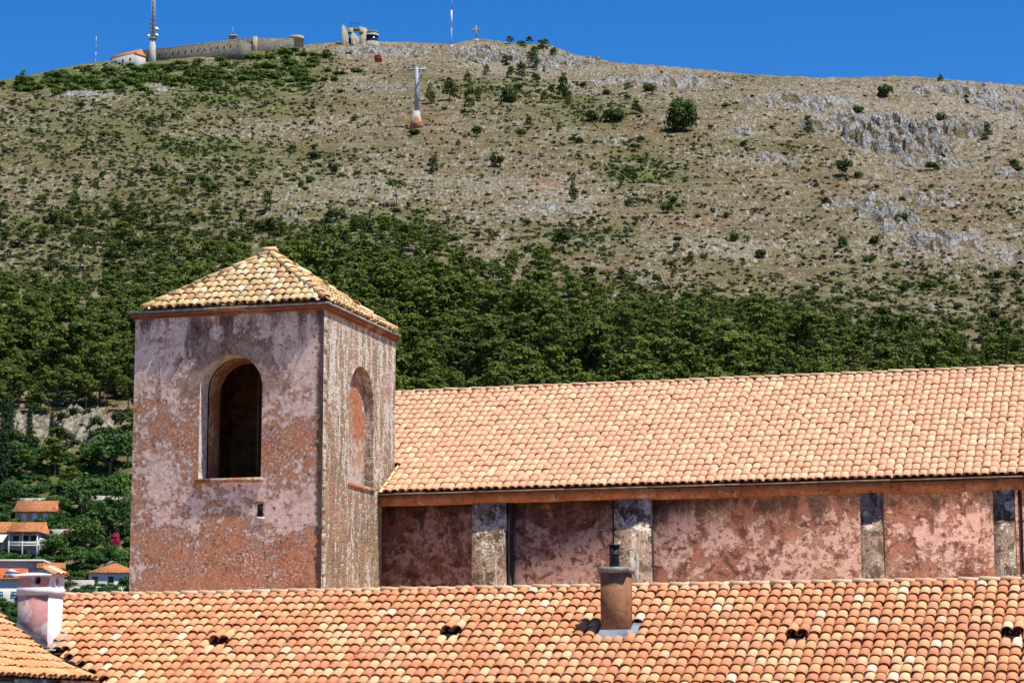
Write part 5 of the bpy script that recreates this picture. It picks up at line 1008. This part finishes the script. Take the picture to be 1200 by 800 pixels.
# cable car station: broken walls and a round glazed drum
P_, s = at(423, 52); o = thing('summit_station', 'ruined pale stone station with a round dark-glazed drum on the ridge', 'building', P_ + Vector((0, -1, 0)))
def sx_(px): return (px - 423) * s
def szz(py): return (51 - py) * s
for x0, x1, yt, d in ((400, 404.5, 27, 5), (404.5, 408, 33, 6), (411, 417, 36, 5), (417, 421, 40, 6), (421, 430, 29, 6)):
    mb = MB(); mb.grid([(sx_(x0), 0, -2), (sx_(x1), 0, -2), (sx_(x1), d, -2), (sx_(x0), d, -2), (sx_(x0), 0, szz(yt)), (sx_(x1), 0, szz(yt + 3)), (sx_(x1), d, szz(yt + 3)), (sx_(x0), d, szz(yt))], [(4, 5, 6, 7), (0, 1, 5, 4), (1, 2, 6, 5), (2, 3, 7, 6), (3, 0, 4, 7)]); mb.build('broken_wall', M['pale'], o)
mb = MB(); mb.box(sx_(403), sx_(431), 2.5, 5.5, -2, szz(42)); mb.build('dark_hall', plain('station_shade', (.10, .08, .07), .95, .2, 1), o)
mb = MB(); mb.box(sx_(407), sx_(424), 0.3, 4.6, szz(32.4), szz(31.2)); mb.build('upper_slab', M['pale'], o)
for x in (410, 424): mb = MB(); mb.lathe([(1.6, 0), (1.7, 2.2)], (sx_(x), 1.2, szz(37)), 14); mb.build('stone_drum', M['pale'], o)
mb = MB(); mb.box(sx_(409), sx_(423), 1.9, 2.05, szz(24.4), szz(23.9))
for x in (411, 416, 421): mb.box(sx_(x), sx_(x) + .15, 1.9, 2.05, szz(33), szz(24.4))
mb.build('steel_frame', M['dark'], o)
cx = sx_(436); mb = MB(); mb.lathe([(3.4, -2), (3.4, szz(47.6)), (3.1, szz(47.6))], (cx, 2.4, 0), 28); dr = mb.build('drum_base', M['pale'], o)
mb = MB(); mb.lathe([(3.1, szz(47.6)), (3.1, szz(40.3))], (cx, 2.4, 0), 28); mb.build('glazed_band', plain('blue_glass_band', (.015, .03, .09), .12, .1, 2), o)
mb = MB(); mb.lathe([(3.45, szz(40.3)), (3.45, szz(38.2)), (2.4, szz(38.0)), (2.4, szz(35.2)), (2.6, szz(35.2)), (2.6, szz(34.4))], (cx, 2.4, 0), 28); mb.build('drum_roof', M['pale'], o)
# cross and pole on the ridge
P_, s = at(558, 47); o = thing('stone_cross', 'pale stone cross on the rocky knoll of the ridge', 'cross', P_)
mb = MB(); mb.box(-.32, .32, -.3, .3, .6, 7.4); mb.box(-1.7, -.321, -.3, .3, 4.9, 5.5); mb.box(.321, 1.7, -.3, .3, 4.9, 5.5)
for x, z in ((-1.75, 5.2), (1.75, 5.2), (0, 7.5)): mb.box(x - .12, x + .12, -.34, .34, z - .45, z + .45) if x else mb.box(-.5, .5, -.34, .34, z - .12, z + .12)
mb.build('cross', M['pale'], o); mb = MB(); mb.lathe([(1.4, -1), (1.1, .4), (.7, .45), (.6, .62)], seg=10); mb.build('plinth', M['pale'], o)
P_, s = at(529, 55); o = thing('ridge_pole', 'slender steel pole with white upper half on the ridge', 'pole', P_)
mb = MB(); mb.tube((0, 0, -1), (0, 0, 10), .33, .28); mb.build('lower_pole', M['steel'], o); mb = MB(); mb.tube((0, 0, 10.002), (0, 0, 18.5), .42, .36); mb.build('upper_pole', M['whitep'], o); mb = MB(); mb.tube((0, 0, 18.502), (0, 0, 24), .2, .12); mb.build('tip', M['redp'], o); mb = MB(); mb.lathe([(.9, -1), (.6, 1.0)], seg=8); mb.build('foot', M['conc'], o)
# lift mast
P_, s = at(488, 150); o = thing('lift_mast', 'pale steel cable car mast on a concrete block in orange earth', 'cable mast', P_); h = 69 * s
mb = MB(); mb.tube((0, 0, -1), (0, 0, 4.2), 3.1, 1.9, 9); mb.build('earth_mound', plain('orange_earth', (.42, .19, .10), .95, .2, .8), o)
mb = MB(); mb.grid([(-1.9, -1.9, 2), (1.9, -1.9, 2), (1.9, 1.9, 2), (-1.9, 1.9, 2), (-1.3, -1.3, 6.6), (1.3, -1.3, 6.6), (1.3, 1.3, 6.6), (-1.3, 1.3, 6.6)], [(4, 5, 6, 7), (0, 1, 5, 4), (1, 2, 6, 5), (2, 3, 7, 6), (3, 0, 4, 7)]); mb.build('concrete_block', M['conc'], o)
mb = MB(); mb.tube((0, 0, 6.6), (0, 0, h + 2), .85, .64, 14); mb.build('tube', M['steel'], o)
mb = MB(); mb.box(-3.8, 3.8, -.3, .3, h + .9, h + 1.55); mb.box(-2.4, 2.4, -.3, .3, h - 2.4, h - 2.0); mb.build('cross_arm', M['steel'], o)
for x in (-2.8, 2.8): mb = MB(); mb.box(x - .25, x + .25, -2.4, 2.4, h + .4, h + .8); mb.build('cable_saddle', M['steel'], o)
mb = MB(); mb.box(.8, 1.6, -.5, .5, h - 9.4, h - 9.2); mb.box(1.5, 1.6, -.5, .5, h - 9.2, h - 8.2); mb.tube((.98, 0, 7), (.95, 0, h), .05); mb.build('ladder', M['steel'], o)
top = P_ + Vector((0, 0, h + .6)); sta = at(430, 50)[0] + Vector((0, 2, 4)); low = Vector((-40, 330, 27))
for sgn, lab in ((-1, 'left cable strung over the lift mast'), (1, 'right cable strung over the lift mast')):
    mb = MB(); a, b, c = low + Vector((sgn * 2.8, 0, 0)), top + Vector((sgn * 2.8, 0, 0)), sta + Vector((sgn * 2, 0, 0))
    for p, q_ in ((a, b), (b, c)):
        pts = [p.lerp(q_, t / 12) - Vector((0, 0, 5 * 4 * (t / 12) * (1 - t / 12))) * (1 if p is a else .35) for t in range(13)]
        for u_, v_ in zip(pts[:-1], pts[1:]): mb.tube(u_, v_, .012, seg=5, caps=False)
    cb = mb.build('cable', M['steel']); tag(cb, lab, 'cable')
    if sgn < 0: gp = b.lerp(c, .62) - Vector((0, 0, 20 * .62 * .38 * .35))
o = thing('cable_car_cabin', 'small orange red cable car cabin below the summit station', 'cable car', gp)
mb = MB(); mb.tube((0, 0, 0), (0, 0, -2.4), .1); mb.build('hanger', M['steel'], o)
mb = MB(); mb.grid([(-1.5, -1.9, -4.9), (1.5, -1.9, -4.9), (1.5, 1.9, -4.9), (-1.5, 1.9, -4.9), (-1.7, -2.1, -3.6), (1.7, -2.1, -3.6), (1.7, 2.1, -3.6), (-1.7, 2.1, -3.6), (-1.4, -1.8, -2.4), (1.4, -1.8, -2.4), (1.4, 1.8, -2.4), (-1.4, 1.8, -2.4)], [(0, 3, 2, 1), (8, 9, 10, 11)] + [(i + a_, i + b_, i + 4 + b_, i + 4 + a_) for i in (0, 4) for a_, b_ in ((0, 1), (1, 2), (2, 3), (3, 0))]); mb.build('cabin', M['redp'], o)
mb = MB(); mb.grid([(-1.45, -2.09, -3.5), (1.45, -2.09, -3.5), (1.25, -1.86, -2.6), (-1.25, -1.86, -2.6)], [(0, 1, 2, 3)]); mb.build('window', M['glass'], o)
